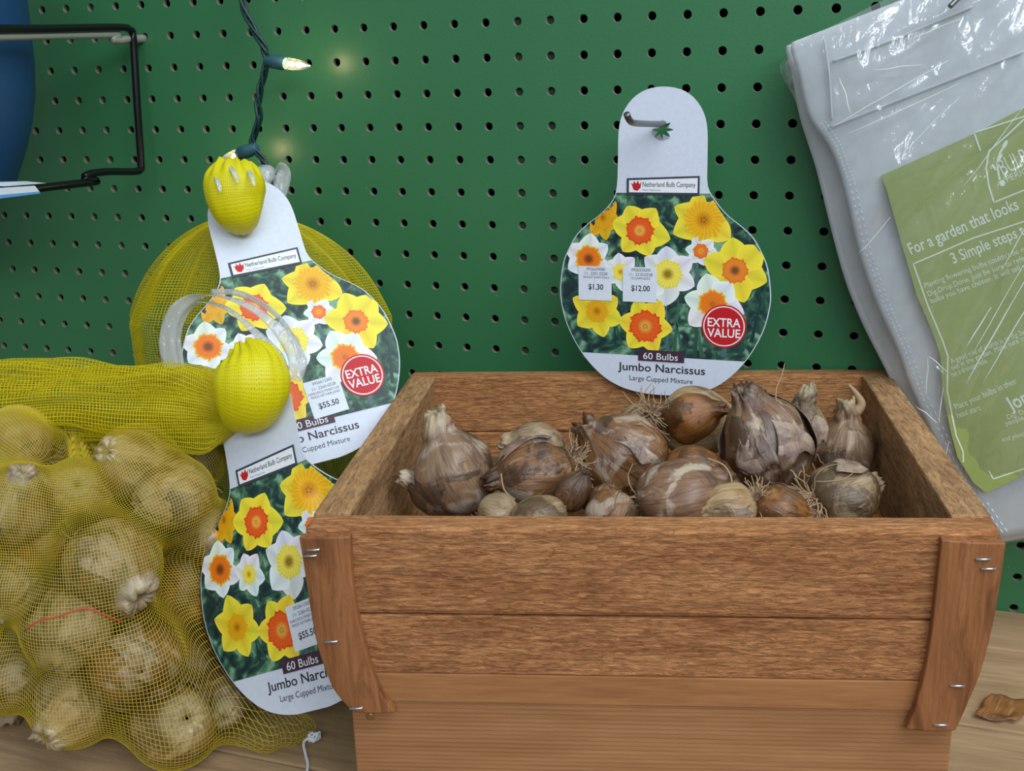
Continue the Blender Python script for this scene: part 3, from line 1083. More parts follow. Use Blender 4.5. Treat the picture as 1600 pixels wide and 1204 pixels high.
FT = frame((-24.829, -25.043, -23.406), (.9072, -.0648, .4156), (-.3573, .4027, .8427))
BT = frame((-31.035, -13.438, -12.962), (.7621, .6382, .1086), (-.4083, .3437, .8457))
hang_tag('hang_tag', 'hang tag on the front net bag, its right edge tucked behind the crate', FT, [(1027, 474, 1081, 534, -.06, S3)], bend=2.0)
hang_tag('hang_tag', 'hang tag on the hind net bag with red badge and $55.50 sticker, leaning right', BT, [(1043, 487, 1098, 546, -.05, S3)], plain_card=True)


# ------------------------------------------------------------------ bulbs
def bulb(label, group, pos, axis, R, neck=.9, neck_r=.34, seed=1, mat='skin_brown', fat=1.0, flat=.92, flakes=1, roots=10, root_len=1.2, sides=(), neck_bend=0.25, cat='flower bulb', res=(44, 34)):
    rg = random.Random(seed)
    ax = np.array(axis, float)
    ax /= np.linalg.norm(ax)
    ref = np.array((0, 0, 1.0)) if abs(ax[2]) < .85 else np.array((1.0, 0, 0))
    xx = np.cross(ref, ax)
    xx /= np.linalg.norm(xx)
    yy = np.cross(ax, xx)
    pos = np.array(pos, float)
    t = thing('flower_bulb', label, cat, pos, group)

    def shape(mb, ctr, a, x_, y_, R_, neck_, nr, sd, nu=res[0], nv=res[1]):
        ph = [rg.uniform(0, 2 * PI) for _ in range(6)]
        bd = rg.uniform(-1, 1) * neck_bend, rg.uniform(-1, 1) * neck_bend
        P, UVs = [], []
        ztop = R_ * (.92 + neck_)
        for i in range(nv + 1):
            v = i / nv
            z = -R_ * .93 + (ztop + R_ * .93) * v
            zr = z / R_
            body = math.sqrt(max(0.0, 1 - min(1.0, abs(zr) if zr < 0 else zr * .97) ** 2)) if zr < 1.03 else 0
            if zr < 0:
                body = max(body, .30)
                body = body ** .9
            nk = nr * (1.0 - .30 * max(0, zr - .9))
            if v > .86:
                nk *= 1 - (v - .86) / .14 * .30
            if zr > .35:
                s = min(1, (zr - .35) / .60)
                s = s * s * (3 - 2 * s)
                # concave shoulder into the neck
                r = math.log(math.exp(13 * body) + math.exp(13 * nk * (.1 + .9 * s))) / 13
            else:
                r = body
            row, uvr = [], []
            for j in range(nu):
                u = 2 * PI * j / nu
                w = 1 + .05 * math.sin(u + ph[0]) + .05 * math.sin(2 * u + ph[1]) + .02 * math.sin(3 * u + ph[2] + 2 * v) + .005 * math.sin(11 * u + ph[3] + 3 * v)
                w += .13 * nz(math.cos(u) * r, math.sin(u) * r, zr, 1.4, sd)
                if zr > .8:
                    w += min(1, (zr - .8) * 3) * (.34 * nz(math.cos(u) * 2, math.sin(u) * 2, zr * 2.5, 1.5, sd + 5) + .22 * nz(math.cos(u) * 4, math.sin(u) * 4, zr * 5, 1.5, sd + 8))
                rr = R_ * r * w
                zz = z
                if v > .9:
                    zz += (v - .9) * 10 * R_ * .20 * nz(math.cos(u) * 3, math.sin(u) * 3, sd, 1.3, sd + 9)
                bend = max(0, zr - .5) ** 2 * R_
                px_ = rr * math.cos(u) + bend * bd[0]
                py_ = rr * math.sin(u) * flat + bend * bd[1]
                px_ += R_ * .10 * max(0, zr - .7) * nz(zr, sd, 0, 3, 2)
                row.append(ctr + x_ * px_ * fat + y_ * py_ + a * zz)
                uvr.append((j / nu, v))
            P.append(row)
            UVs.append(uvr)
        # torn mouth sinking inward at the top, root plate at the bottom
        last = P[-1]
        c = sum(last) / nu
        P.append([c + (p - c) * .45 - a * R_ * .03 for p in last])
        UVs.append([(j / nu, .93) for j in range(nu)])
        P.append([c + (p - c) * .1 - a * R_ * .16 for p in last])
        UVs.append([(j / nu, .85) for j in range(nu)])
        c0 = sum(P[0]) / nu
        P.insert(0, [c0 + (p - c0) * .1 + a * .02 * R_ for p in P[0]])
        UVs.insert(0, [(j / nu, .02) for j in range(nu)])
        mb.grid(P, wrapu=True, uv=UVs)

    b = MB()
    shape(b, pos, ax, xx, yy, R, neck, neck_r, seed)
    b.build('body', MAT[mat], t, pos)
    for k, (vd, rs, off, nk, smat) in enumerate(sides):
        # a smaller side bulb sharing the root plate, leaning its own way
        a2 = view_axis(*vd)
        d = a2 - ax * (a2 @ ax)
        d /= np.linalg.norm(d)
        x2 = np.cross(a2, np.cross(a2, d) + d * .01)
        x2 /= np.linalg.norm(x2)
        y2 = np.cross(a2, x2)
        b = MB()
        shape(b, pos + d * R * off - ax * R * .12, a2, x2, y2, R * rs, nk, .36, seed + 20 + k, 34, 26)
        b.build('side_bulb', MAT[smat], t, pos)
    for k in range(flakes):
        # loose papery skin, curling off the body
        u0 = rg.uniform(0, 2 * PI)
        du = rg.uniform(.5, .95)
        v0, v1 = rg.uniform(-.5, -.1), rg.uniform(.35, .95)
        P, UVs = [], []
        n = 12
        for i in range(n + 1):
            s = i / n
            row, uvr = [], []
            for j in range(n + 1):
                q = j / n
                u = u0 + du * (q - .5) * (1 + .25 * math.sin(5 * s + seed))
                zr = v0 + (v1 - v0) * s + .12 * math.sin(7 * q + seed + k)
                lift = 1.035 + .22 * max(0, s - .55) ** 1.5 + .25 * max(0, abs(q - .5) - .3) ** 1.4
                r = R * math.sqrt(max(.12, 1 - min(1, abs(zr)) ** 2)) * (1 - .18 * max(0, zr)) * lift
                r *= 1 + .05 * nz(u * 3, zr * 3, k, 1, seed)
                row.append(pos + (xx * math.cos(u) * fat + yy * math.sin(u) * flat) * r * 1.04 + ax * zr * R * 1.05)
                uvr.append((u / 6.28, zr))
            P.append(row)
            UVs.append(uvr)
        b = MB()
        b.grid(P, uv=UVs)
        ob = b.build('papery_skin', MAT['flake'], t, pos)
        md = ob.modifiers.new('thickness', 'SOLIDIFY')
        md.thickness = .00025
    if roots:
        b = MB()
        for k in range(roots):
            a = rg.uniform(0, 2 * PI)
            rr = R * .28 * math.sqrt(rg.random())
            p = pos - ax * R * .9 + (xx * math.cos(a) + yy * math.sin(a)) * rr
            d = -ax * rg.uniform(.5, 1) + (xx * math.cos(a) + yy * math.sin(a)) * rg.uniform(.2, .9)
            pts = [p]
            for s in range(9):
                d = d + np.array([rg.uniform(-1, 1) for _ in range(3)]) * .48 + np.array((0, 0, -.06))
                d /= np.linalg.norm(d)
                p = p + d * root_len * rg.uniform(.09, .18)
                pts.append(p)
            pts = smooth_path(pts, 2)
            n = len(pts)
            b.tube(pts, [.055 * (1 - .55 * i / n) for i in range(n)], 5)
        b.build('roots', MAT['root'], t, pos)
    return t


GC = 'loose bulbs in the wooden crate'
CB = [
    # label, px, py, depth, axis(view), R, opts
    ('brown two-nosed bulb at the left end of the crate, noses up', 712, 738, 66, (-.45, -.85, .25), 2.6, dict(neck=.6, neck_r=.44, seed=3, mat='skin_taupe', sides=[((-.95, -.30, .3), .66, .55, .6, 'skin_taupe')], flakes=2, roots=50, root_len=2.2)),
    ('plump bulb lying with its neck left against the two-nosed bulb', 836, 732, 64.5, (-.93, .12, .25), 2.35, dict(neck=.42, neck_r=.32, seed=9, mat='skin_brown', flakes=1, roots=150, root_len=1.5, fat=1.0, sides=[((-.95, -.25, .2), .72, .5, .4, 'skin_grey')])),
    ('small upright brown bulblet in front of the root tuft', 897, 768, 61.5, (.35, -.8, .3), 1.2, dict(neck=.3, neck_r=.4, seed=12, mat='skin_brown', flakes=0, roots=0, flat=.8)),
    ('dark flaking bulb in the middle of the crate', 972, 716, 66, (-.75, -.6, .2), 2.75, dict(neck=.35, neck_r=.40, seed=14, mat='skin_brown', flakes=4, roots=24, root_len=1.2)),
    ('pale bulb mostly hidden behind the dark flaking bulb', 1000, 660, 72, (-.3, .3, -.8), 1.5, dict(neck=.3, seed=17, mat='skin_pale', flakes=0, roots=60, root_len=1.7)),
    ('large pale striped bulb under the hanging tag', 1087, 661, 72, (.92, -.12, .1), 2.5, dict(neck=.30, neck_r=.36, seed=21, mat='skin_pale', flakes=0, roots=6, sides=[((.75, -.35, .75), .75, .62, .5, 'skin_orange')])),
    ('large purplish bulb with peeling skin, tallest in the crate', 1198, 694, 66, (-.30, -.9, .2), 3.0, dict(neck=.40, neck_r=.42, seed=26, mat='skin_purple', flakes=6, roots=4, fat=1.0)),
    ('curved tan bulb leaning on the right of the purplish bulb', 1260, 672, 69.5, (-.18, -.97, .1), 1.65, dict(neck=.85, neck_r=.5, seed=29, mat='skin_grey', flakes=1, roots=3)),
    ('tall bulb with withered pointed top beside the right crate wall', 1322, 706, 73, (.08, -.98, .15), 2.15, dict(neck=.75, neck_r=.42, seed=33, mat='skin_taupe', flakes=2, roots=6)),
    ('tan bulb with a tangle of roots at the right front corner', 1316, 770, 64.5, (.85, -.25, -.25), 2.1, dict(neck=.3, neck_r=.4, seed=37, mat='skin_grey', flakes=2, roots=120, root_len=3.4)),
    ('greyish bulb lying on its side near the front board', 1060, 772, 61, (.85, -.2, .1), 2.45, dict(neck=.35, neck_r=.5, seed=41, mat='skin_purple', flakes=3, roots=16, root_len=1.6, fat=1.0)),
    ('orange-brown bulb behind the greyish lying bulb', 1085, 738, 65, (.9, .15, .2), 1.9, dict(neck=.5, neck_r=.45, seed=44, mat='skin_orange', flakes=0, roots=0)),
    ('pale slender bulb with rooty end, low at the front board', 1140, 790, 59.5, (-.9, .12, .2), 1.45, dict(neck=.7, neck_r=.5, seed=47, mat='skin_pale', flakes=2, roots=120, root_len=1.2)),
    ('small orange bulb low at the front board, right of the rooty end', 1215, 799, 60, (.9, .1, .1), 1.6, dict(neck=.3, seed=49, mat='skin_orange', flakes=1, roots=8)),
    ('round bulb just showing over the front board, left of centre', 842, 814, 60, (-.6, .1, .5), 1.6, dict(neck=.3, seed=52, mat='skin_grey', flakes=0, roots=4)),
    ('pale half-hidden bulb low beneath the two-nosed bulb', 778, 800, 61, (.8, .1, .2), 1.15, dict(neck=.3, seed=54, mat='skin_grey', flakes=0, roots=0)),
    ('bulb with spreading pale roots at the middle of the front board', 955, 806, 60, (-.3, .75, .5), 1.45, dict(neck=.3, seed=57, mat='skin_brown', flakes=1, roots=0)),
    ('rooty bulb base low between the upright bulblet and the front board', 950, 786, 61, (.15, -.75, -.45), 1.1, dict(neck=.2, seed=59, mat='skin_brown', flakes=0, roots=60, root_len=3.6)),
]
CBO = []
for (lab, px, py, d, axv, R, kw) in CB:
    CBO.append(bulb(lab, GC, at(px, py, d), view_axis(*axv), R, **kw))


def strand(k, pts, r0, r1):
    """dry withered strand growing from bulb k"""
    q = smooth_path([at(*p) for p in pts], 6)
    n = len(q)
    b_ = MB()
    b_.tube(q, [r0 + (r1 - r0) * i / n for i in range(n)], 6)
    d_ = CB[k]
    b_.build('dry_strand', MAT['root'], CBO[k], at(d_[1], d_[2], d_[3]))


strand(6, [(1228, 655, 64.8), (1214, 630, 64.6), (1213, 608, 64.8), (1222, 585, 65.0), (1226, 568, 65.2)], .05, .03)
strand(6, [(1215, 625, 64.6), (1232, 648, 64.2), (1222, 680, 63.6), (1218, 710, 63.2)], .05, .035)
strand(8, [(1330, 650, 72.6), (1345, 632, 72.4), (1338, 615, 72.2), (1326, 601, 72.0)], .45, .07)
strand(8, [(1326, 655, 72.4), (1332, 634, 72.2), (1334, 618, 72.2)], .35, .05)
strand(5, [(1000, 668, 71.5), (997, 640, 71.2), (1004, 618, 71.2), (1018, 598, 71.4)], .05, .03)
strand(10, [(1105, 716, 61), (1130, 726, 60.4), (1142, 745, 60), (1144, 765, 59.6)], .06, .045)
strand(1, [(783, 740, 62), (788, 765, 61.6), (805, 780, 61.4)], .05, .035)
low = 'bulb in the shadowed lower layer of the crate'
for k, (cx, cy) in enumerate(((5.5, 6), (11.5, 5.5), (17.5, 6), (23.5, 5.5), (29.5, 6), (6, 13), (12.5, 12), (18.5, 13), (24.5, 12.5), (30, 13), (7, 20), (14, 20.5), (20.5, 20), (27, 20.5))):
    p = C0 + CX * (cx + .033 * cy) + CY * cy + np.array((0, 0, -5.9))
    rg = random.Random(900 + k)
    bulb(low, 'lower layer of bulbs in the crate', p, (rg.uniform(-1, 1), rg.uniform(-1, 1), rg.uniform(-.3, .6)), rg.uniform(2.1, 2.4), neck=.3, seed=300 + k, mat=rg.choice(['skin_brown', 'skin_grey', 'skin_orange']), flakes=0, roots=0, res=(28, 20))

# ------------------------------------------------------------------ net bags
def wires(name, P, wrapu, rad, mat, parent, origin):
    """netting: a thin three-sided thread along every grid line of P (rows, columns, 3)"""
    P = np.asarray(P, float)
    nv, nu, _ = P.shape
    du = (np.roll(P, -1, 1) - np.roll(P, 1, 1))
    dv = np.empty_like(P)
    dv[1:-1] = P[2:] - P[:-2]
    dv[0], dv[-1] = P[1] - P[0], P[-1] - P[-2]
    if not wrapu:
        du[:, 0], du[:, -1] = P[:, 1] - P[:, 0], P[:, -1] - P[:, -2]
    N = np.cross(du, dv)
    N /= (np.linalg.norm(N, axis=2, keepdims=True) + 1e-9)

    def unit(a):
        return a / (np.linalg.norm(a, axis=2, keepdims=True) + 1e-9)
    V, F = [], []
    base = 0
    for direction in (0, 1):
        T = unit(du) if direction == 0 else unit(dv)
        B = np.cross(N, T)
        ring = np.stack([P + N * rad, P - N * rad * .5 + B * rad * .87, P - N * rad * .5 - B * rad * .87], 2)  # nv,nu,3,3
        V.append(ring.reshape(-1, 3))
        idx = base + np.arange(nv * nu * 3).reshape(nv, nu, 3)
        if direction == 0:
            a, b_ = (idx, np.roll(idx, -1, 1)) if wrapu else (idx[:, :-1], idx[:, 1:])
        else:
            a, b_ = idx[:-1], idx[1:]
        for k in range(3):
            j = (k + 1) % 3
            F.append(np.stack([a[..., k], a[..., j], b_[..., j], b_[..., k]], -1).reshape(-1, 4))
        base += nv * nu * 3
    V = (np.concatenate(V) - np.array(origin)) * .01
    F = np.concatenate(F)
    me = bpy.data.meshes.new(name)
    me.vertices.add(len(V))
    me.vertices.foreach_set('co', V.astype(np.float32).ravel())
    me.loops.add(F.size)
    me.loops.foreach_set('vertex_index', F.astype(np.int32).ravel())
    me.polygons.add(len(F))
    me.polygons.foreach_set('loop_start', np.arange(0, F.size, 4, dtype=np.int32))
    me.materials.append(mat)
    me.update(calc_edges=True)
    me.polygons.foreach_set('use_smooth', [True] * len(F))
    ob = bpy.data.objects.new(name, me)
    COL.objects.link(ob)
    ob.parent = parent
    return ob


BC = at(150, 893, 72.5)                                       # middle of the front bag
BC[2] = -33.6
FRONTB = [
    # px, py, depth, R, axis, skin, label
    (28, 690, 66, 2.1, (-.5, -.6, .4), 'skin_pale', 'pale bulb at the upper left of the front net bag'),
    (30, 793, 63, 2.5, (.3, -.8, .4), 'skin_grey', 'large tan bulb at the left edge of the front net bag'),
    (122, 768, 64.5, 1.9, (.3, -.3, .8), 'skin_pale', 'bulb with pale cut neck, upper middle of the front net bag'),
    (216, 726, 66, 2.4, (-.4, -.3, .7), 'skin_pale', 'pale bulb just below the folded net top'),
    (272, 775, 65, 2.3, (-.6, .1, .6), 'skin_pale', 'streaky pale bulb left of the front tag neck'),
    (170, 885, 61.5, 2.75, (.7, .5, .4), 'skin_grey', 'big central bulb with a white peeled patch'),
    (68, 852, 64, 1.7, (.8, -.5, .3), 'skin_orange', 'narrow orange-tan bulb left of the big central bulb'),
    (16, 918, 62.5, 1.9, (-.2, .8, .5), 'skin_pale', 'bulb with bright cream mouth at the left frame edge'),
    (110, 978, 61, 2.5, (-.1, .7, .5), 'skin_grey', 'rounded bulb under the red thread'),
    (287, 925, 64, 2.3, (.2, -.9, .3), 'skin_orange', 'orange-brown bulb beside the front tag edge'),
    (213, 1040, 62, 2.6, (.6, .4, .5), 'skin_brown', 'brown bulb below the big central bulb'),
    (118, 1098, 62.5, 2.4, (-.3, .5, .7), 'skin_pale', 'bulb with pale torn skin near the bag bottom'),
    (275, 1132, 63, 2.5, (.5, -.3, .7), 'skin_pale', 'cream bulb lying lowest in the front net bag'),
    (22, 1052, 63.5, 2.2, (-.7, .3, .4), 'skin_grey', 'bulb at the lower left corner of the front net bag'),
    (320, 828, 67, 2.0, (.6, -.2, .5), 'skin_grey', 'grey bulb partly behind the upper left edge of the front tag'),
    (350, 1115, 66.5, 2.0, (.3, .2, .7), 'skin_grey', 'grey bulb partly behind the bottom of the front tag'),
    (-40, 860, 66, 2.4, (.2, -.8, .3), 'skin_grey', None), (-50, 980, 66, 2.4, (.2, .8, .3), 'skin_brown', None),
    (118, 690, 69.5, 2.1, (.2, -.6, .5), 'skin_grey', 'grey bulb high in the front net bag under the folds'),
    (335, 960, 69, 2.2, (.2, -.6, .5), 'skin_brown', None), (300, 720, 69, 2.0, (.2, .6, .5), 'skin_grey', None),
    (95, 920, 67.5, 2.3, (.2, .6, .5), 'skin_brown', None), (225, 830, 67.5, 2.3, (.9, .1, .2), 'skin_brown', None), (250, 985, 67.5, 2.3, (-.9, .1, .2), 'skin_orange', None),
    (165, 990, 67, 2.2, (.5, -.6, .2), 'skin_brown', None), (40, 1000, 68, 2.2, (.5, -.6, .2), 'skin_brown', None), (190, 1110, 67, 2.2, (.9, -.2, .2), 'skin_brown', None),
    (70, 770, 69, 2.2, (.1, -.9, .2), 'skin_brown', None), (160, 790, 69, 2.3, (.1, .9, .2), 'skin_brown', None), (20, 1120, 67.5, 2.1, (.1, .9, .2), 'skin_grey', None),
    (300, 1040, 68, 2.2, (.4, .9, .2), 'skin_brown', None), (-20, 740, 70, 2.3, (.4, .9, .2), 'skin_grey', None),
]
FT3 = FT.to_3x3()
TAGC, TAGN = np.array(FT.translation) * 100, np.array(FT3.col[2])


TAGX, TAGY = np.array(FT3.col[0]), np.array(FT3.col[1])
IN = np.array([lp_ for lp_ in OUT]) * np.array([1, -1]) * K + np.array([-1038 * K, 205 * K])


def in_tag(x, y):
    """inside the tag outline (tag coordinates, cm); works on arrays"""
    ins = np.zeros(np.shape(x), bool)
    n = len(IN)
    for i in range(n):
        (xa, ya), (xb, yb) = IN[i], IN[(i + 1) % n]
        if ya == yb:
            continue
        c = ((ya > y) != (yb > y)) & (x < (xb - xa) * (y - ya) / (yb - ya) + xa)
        ins ^= c
    return ins


def tag_hit(P):
    """where the sight lines to P meet the front tag: (inside outline, distance ratio of the tag)"""
    D = P - CAM
    t = ((TAGC - CAM) @ TAGN) / (D @ TAGN)
    H = CAM + D * t[..., None] - TAGC
    return in_tag((H @ TAGX) / 1.02, (H @ TAGY) / 1.01), t


def behind_tag(p, R):
    """set a bulb back so that it lies behind the front tag where the tag hangs in front of it"""
    ring = np.array([p + (RT * math.cos(a) + UP * math.sin(a)) * q * R for a in np.linspace(0, 2 * PI, 16) for q in (.6, .95)])
    ins, t = tag_hit(ring)
    if ins.any():
        need = (t[ins].max()) * ((p - CAM) @ FW) + R * .75
        d = (p - CAM) @ FW
        if d < need:
            p = CAM + (p - CAM) * need / d
    return p


spheres = []
for k, (px, py, d, R, axv, mt, lab) in enumerate(FRONTB):
    R *= 1.04
    p = at(px, py, d + (2.4 if lab else 4.2))
    p[2] = max(p[2], SHELF + R * 1.0 + .15)
    p = behind_tag(p, R)
    p[2] = max(p[2], SHELF + R + .15)
    spheres.append((p, R))
    bulb(lab or 'bulb showing between the others inside the front net bag', 'bulbs in the front net bag', p, view_axis(*axv), R * .96, neck=(.12, .3, .05, .22)[k % 4], neck_r=(.5, .42, .55)[k % 3], seed=500 + 3 * k, mat=mt, flakes=2 if lab else 0, roots=14 if lab else 0, res=(36, 26), root_len=1.0)


def drape(center, spheres, nu, nv, base, it=60, pad=.28, zlo=SHELF + .08, squeeze=None):
    th = np.linspace(0, 2 * PI, nu, endpoint=False)
    ph = np.linspace(.06, PI - .06, nv)
    D = np.stack([np.sin(ph)[:, None] * np.cos(th)[None], np.sin(ph)[:, None] * np.sin(th)[None], np.repeat(np.cos(ph)[:, None], nu, 1)], -1)
    r = np.full((nv, nu), base, float)
    for c, R in spheres:
        R = R + pad
        oc = np.array(c) - center
        b_ = D @ oc
        disc = b_ * b_ - (oc @ oc - R * R)
        h = np.where(disc > 0, b_ + np.sqrt(np.maximum(disc, 0)), 0)
        r = np.maximum(r, h)
    lim = np.where(D[..., 2] < -.01, (zlo - center[2]) / np.minimum(D[..., 2], -.01), 1e9)
    r0 = r.copy()
    for k in range(it):
        q = r.copy()
        q[1:-1] = .25 * (r[2:] + r[:-2] + np.roll(r, 1, 1)[1:-1] + np.roll(r, -1, 1)[1:-1])
        q[0], q[-1] = q[1].mean(), q[-2].mean()
        r = np.maximum(q, r0 - .12)
    r = np.minimum(r, lim)
    return center + D * r[..., None], D, r


fbag = thing('net_bag', 'full yellow net bag of bulbs lying in front, left of the crate', 'net bag', (BC[0], BC[1], SHELF), 'yellow net bags of bulbs')
FO = (BC[0], BC[1], SHELF)
tail = [(at(420, 1160, 67.0), 1.1), (at(455, 1150, 67.5), .9), (at(478, 1150, 68), .5)]
tail = [(np.array((p[0], p[1], max(p[2], SHELF + r_ + .2))), r_) for p, r_ in tail]
shell, _, _ = drape(BC, spheres + tail, 400, 175, 4.0, it=90)
ins, tt_ = tag_hit(shell)
front_ = ins & (tt_ > 1 - .006) & (((shell - CAM) @ FW) < 75)
shell[front_] = CAM + (shell[front_] - CAM) * (tt_[front_] + .008)[:, None]
wires('netting', shell, True, .018, MAT['net'], fbag, FO)
# folded spare netting gathered over the top and drawn to the tag
rows = []
spine = [(-60, 642, 71), (20, 634, 70.5), (110, 626, 70), (200, 630, 69.5), (275, 632, 69.2), (330, 640, 69), (362, 648, 68.8), (384, 652, 68.3)]
hgt = [58, 58, 54, 55, 55, 50, 30, 8]
sp = smooth_path([at(*q) for q in spine], 17)
hs = smooth_path([(h, 0) for h in hgt], 17)
for layer, (dz, ny, ph0) in enumerate(((0, 92, .0), (-.5, 84, 1.3), (.4, 76, 2.2))):
    P = []
    nsp = len(sp)
    for i in range(nsp):
        s = i / (nsp - 1)
        h = hs[i][0] * .041 * (1 + .06 * layer) * (1 + .10 * math.sin(s * 9 + ph0))
        row = []
        for j in range(ny):
            a = 2 * PI * j / ny
            fold = 1 + .12 * math.sin(4 * a + 5 * s + ph0) + .09 * math.sin(7 * a - 9 * s + ph0) + .22 * nz(math.cos(a) * 2, math.sin(a) * 2, s * 6, 1, layer)
            off = -FW * (math.cos(a) * h * .75 * fold + dz) + UP * (math.sin(a) * h * fold)
            row.append(sp[i] + off)
        P.append(row)
    wires('folded_netting', np.array(P), True, .021, MAT['net_dense'], fbag, FO)
# tied tail with white string
b = MB()
kp = at(492, 1160, 67.6)
kp[2] = max(kp[2], SHELF + .5)
for k in range(3):
    pts = [kp + np.array((math.cos(a * 2 * PI / 10 + k) * .28, math.sin(a * 2 * PI / 10 + k * 2) * .22, math.cos(a * 2 * PI / 10 * 2 + k) * .25)) for a in range(10)]
    b.tube(smooth_path(pts, 2, closed=True), .09, 6, closed=True)
b.tube(smooth_path([kp, kp + view_axis(-.7, .3, .3) * .7, on_z(478, 1180, SHELF + .12), on_z(481, 1195, SHELF + .1), on_z(476, 1225, SHELF + .1)], 5), .10, 6)
b.build('tie_string', MAT['string'], fbag, FO)
# the red thread woven in the netting
b = MB()
pts = []
for px, py in ((40, 985), (62, 970), (90, 960), (115, 953), (140, 953), (165, 960), (190, 970)):
    d = at(px, py, 1.0) - CAM
    pp = (shell.reshape(-1, 3) - CAM)
    dep = pp @ FW
    u_, v_ = 800 + FPX * (pp @ RT) / dep, 602 - FPX * (pp @ UP) / dep
    near = dep + ((u_ - px) ** 2 + (v_ - py) ** 2) * .5
    pts.append(shell.reshape(-1, 3)[int(np.argmin(near))] - FW * .05)
b.tube(smooth_path(pts, 4), .045, 5)
b.build('red_thread', MAT['orange'], fbag, FO)


def knot(parent, origin, path, radii, seed, pleats=17, name='gathered_knot'):
    """bunch of netting pulled through the tag slit: a pleated bulging bag with a frilled top"""
    sp_ = smooth_path([np.array(p) for p in path], 8)
    rr = [q[0] for q in smooth_path([(x, 0) for x in radii], 8)]
    n, nu = len(sp_), 120
    P, UVs = [], []
    for i in range(n):
        t = sp_[min(i + 1, n - 1)] - sp_[max(i - 1, 0)]
        t /= np.linalg.norm(t)
        x = np.cross(UP, FW) * -1
        x = RT - t * (RT @ t)
        x /= np.linalg.norm(x)
        y = np.cross(t, x)
        s = i / (n - 1)
        row, uvr = [], []
        for j in range(nu):
            a = 2 * PI * j / nu
            pl_ = (.006 + .42 * max(0, s - .68) + .25 * max(0, .2 - s))
            w = 1 + pl_ * math.sin(pleats * a + 2.2 * math.sin(3 * s + seed)) + .05 * nz(math.cos(a) * 1.5, math.sin(a) * 1.5, s * 3, 1, seed)
            q = sp_[i] + (x * math.cos(a) + y * math.sin(a) * .85) * rr[i] * w
            if s > .8:
                q = q + t * (s - .8) * 5 * .45 * nz(math.cos(a) * 3, math.sin(a) * 3, seed, 1.2, seed)
            row.append(q)
            uvr.append((j / nu, s))
        P.append(row)
        UVs.append(uvr)
    c = sum(P[-1]) / nu
    P.append([c + (p - c) * .5 - (sp_[-1] - sp_[-3]) * .5 for p in P[-1]])
    UVs.append([(j / nu, .9) for j in range(nu)])
    b_ = MB()
    b_.grid(P, wrapu=True, uv=UVs)
    return b_.build(name, MAT['knot'], parent, origin)


knot(fbag, FO, [at(384, 656, 67.6), at(383, 648, 66.5), at(389, 630, 65.6), at(393, 605, 65.2), at(393, 582, 65.2), at(391, 560, 65.5), at(384, 541, 65.8)], [.8, 1.5, 2.0, 2.28, 2.2, 1.6, .85], 3)


def ribbon(path, widths, wdir, parent, origin, name='clear_strap', mat='strap'):
    p = smooth_path([np.array(q) for q in path], 10)
    w = [q[0] for q in smooth_path([(x, 0) for x in widths], 10)]
    n = len(p)
    rows = []
    wd = np.array(wdir, float)
    for i in range(n):
        t = p[min(i + 1, n - 1)] - p[max(i - 1, 0)]
        t /= np.linalg.norm(t)
        d = wd - t * (wd @ t)
        d /= (np.linalg.norm(d) + 1e-9)
        nn = np.cross(t, d)
        rows.append([p[i] + d * w[i] * q + nn * .06 * math.sin(q * 9 + i * .35) * w[i] for q in (-.5, -.25, 0, .25, .5)])
    b_ = MB()
    b_.grid(rows)
    o = b_.build(name, MAT[mat], parent, origin)
    md = o.modifiers.new('thickness', 'SOLIDIFY')
    md.thickness = .0002
    return o


ribbon([at(268, 580, 70.5), at(262, 530, 70), at(275, 485, 69.5), at(315, 462, 69), at(365, 468, 67.6), at(410, 492, 66.6), at(448, 530, 65.8), at(465, 565, 65.4), at(458, 592, 65.4)], [1.1, 1.05, .9, .6, .5, .55, .9, 1.1, 1.0], RT, fbag, FO)
ribbon([at(280, 578, 70.8), at(275, 520, 70.4), at(300, 475, 69.8), at(350, 480, 68.4), at(395, 515, 66.8), at(432, 555, 65.8), at(445, 585, 65.3)], [.8, .7, .5, .35, .45, .7, .6], RT, fbag, FO)
ribbon([at(330, 455, 70), at(380, 460, 68.6), at(430, 490, 67), at(462, 535, 66), at(470, 560, 65.8)], [.3, .4, .35, .5, .6], UP, fbag, FO)

# hind bag: taller, standing behind the front one
HC = at(412, 560, 86.0)
HO = (HC[0], HC[1], SHELF)
hbag = thing('net_bag', 'upright yellow net bag standing behind, its top under the white tag neck', 'net bag', HO, 'yellow net bags of bulbs')


def sack(nu, nv, infl, ph0):
    P = []
    top = at(388, 335, 80.0)
    for i in range(nv):
        s = i / (nv - 1)                                  # 0 at the gathered neck, 1 on the shelf
        w = math.sqrt(s / .27) * (1 - .12 * (s / .27)) / .88 if s < .27 else 1 - .20 * ((s - .27) / .73) ** 2
        w = max(w, .05)
        ctr = top + (np.array((HC[0], HC[1], SHELF + .1)) - top) * np.array([s ** .6, s ** .6, s])
        row = []
        for j in range(nu):
            a = 2 * PI * j / nu
            fold = 1 + (.09 * math.sin(7 * a + ph0) + .05 * math.sin(13 * a + 2 * ph0)) * max(0, 1 - s * 1.7) + .05 * nz(math.cos(a) * 2, math.sin(a) * 2, s * 4, 1, ph0)
            rx, ry = 9.8 * w * infl * fold, 5.4 * w * infl * fold
            row.append(ctr + RT * rx * math.cos(a) + np.array((-RT[1], RT[0], 0)) * ry * math.sin(a))
        P.append(row)
    return np.array(P)


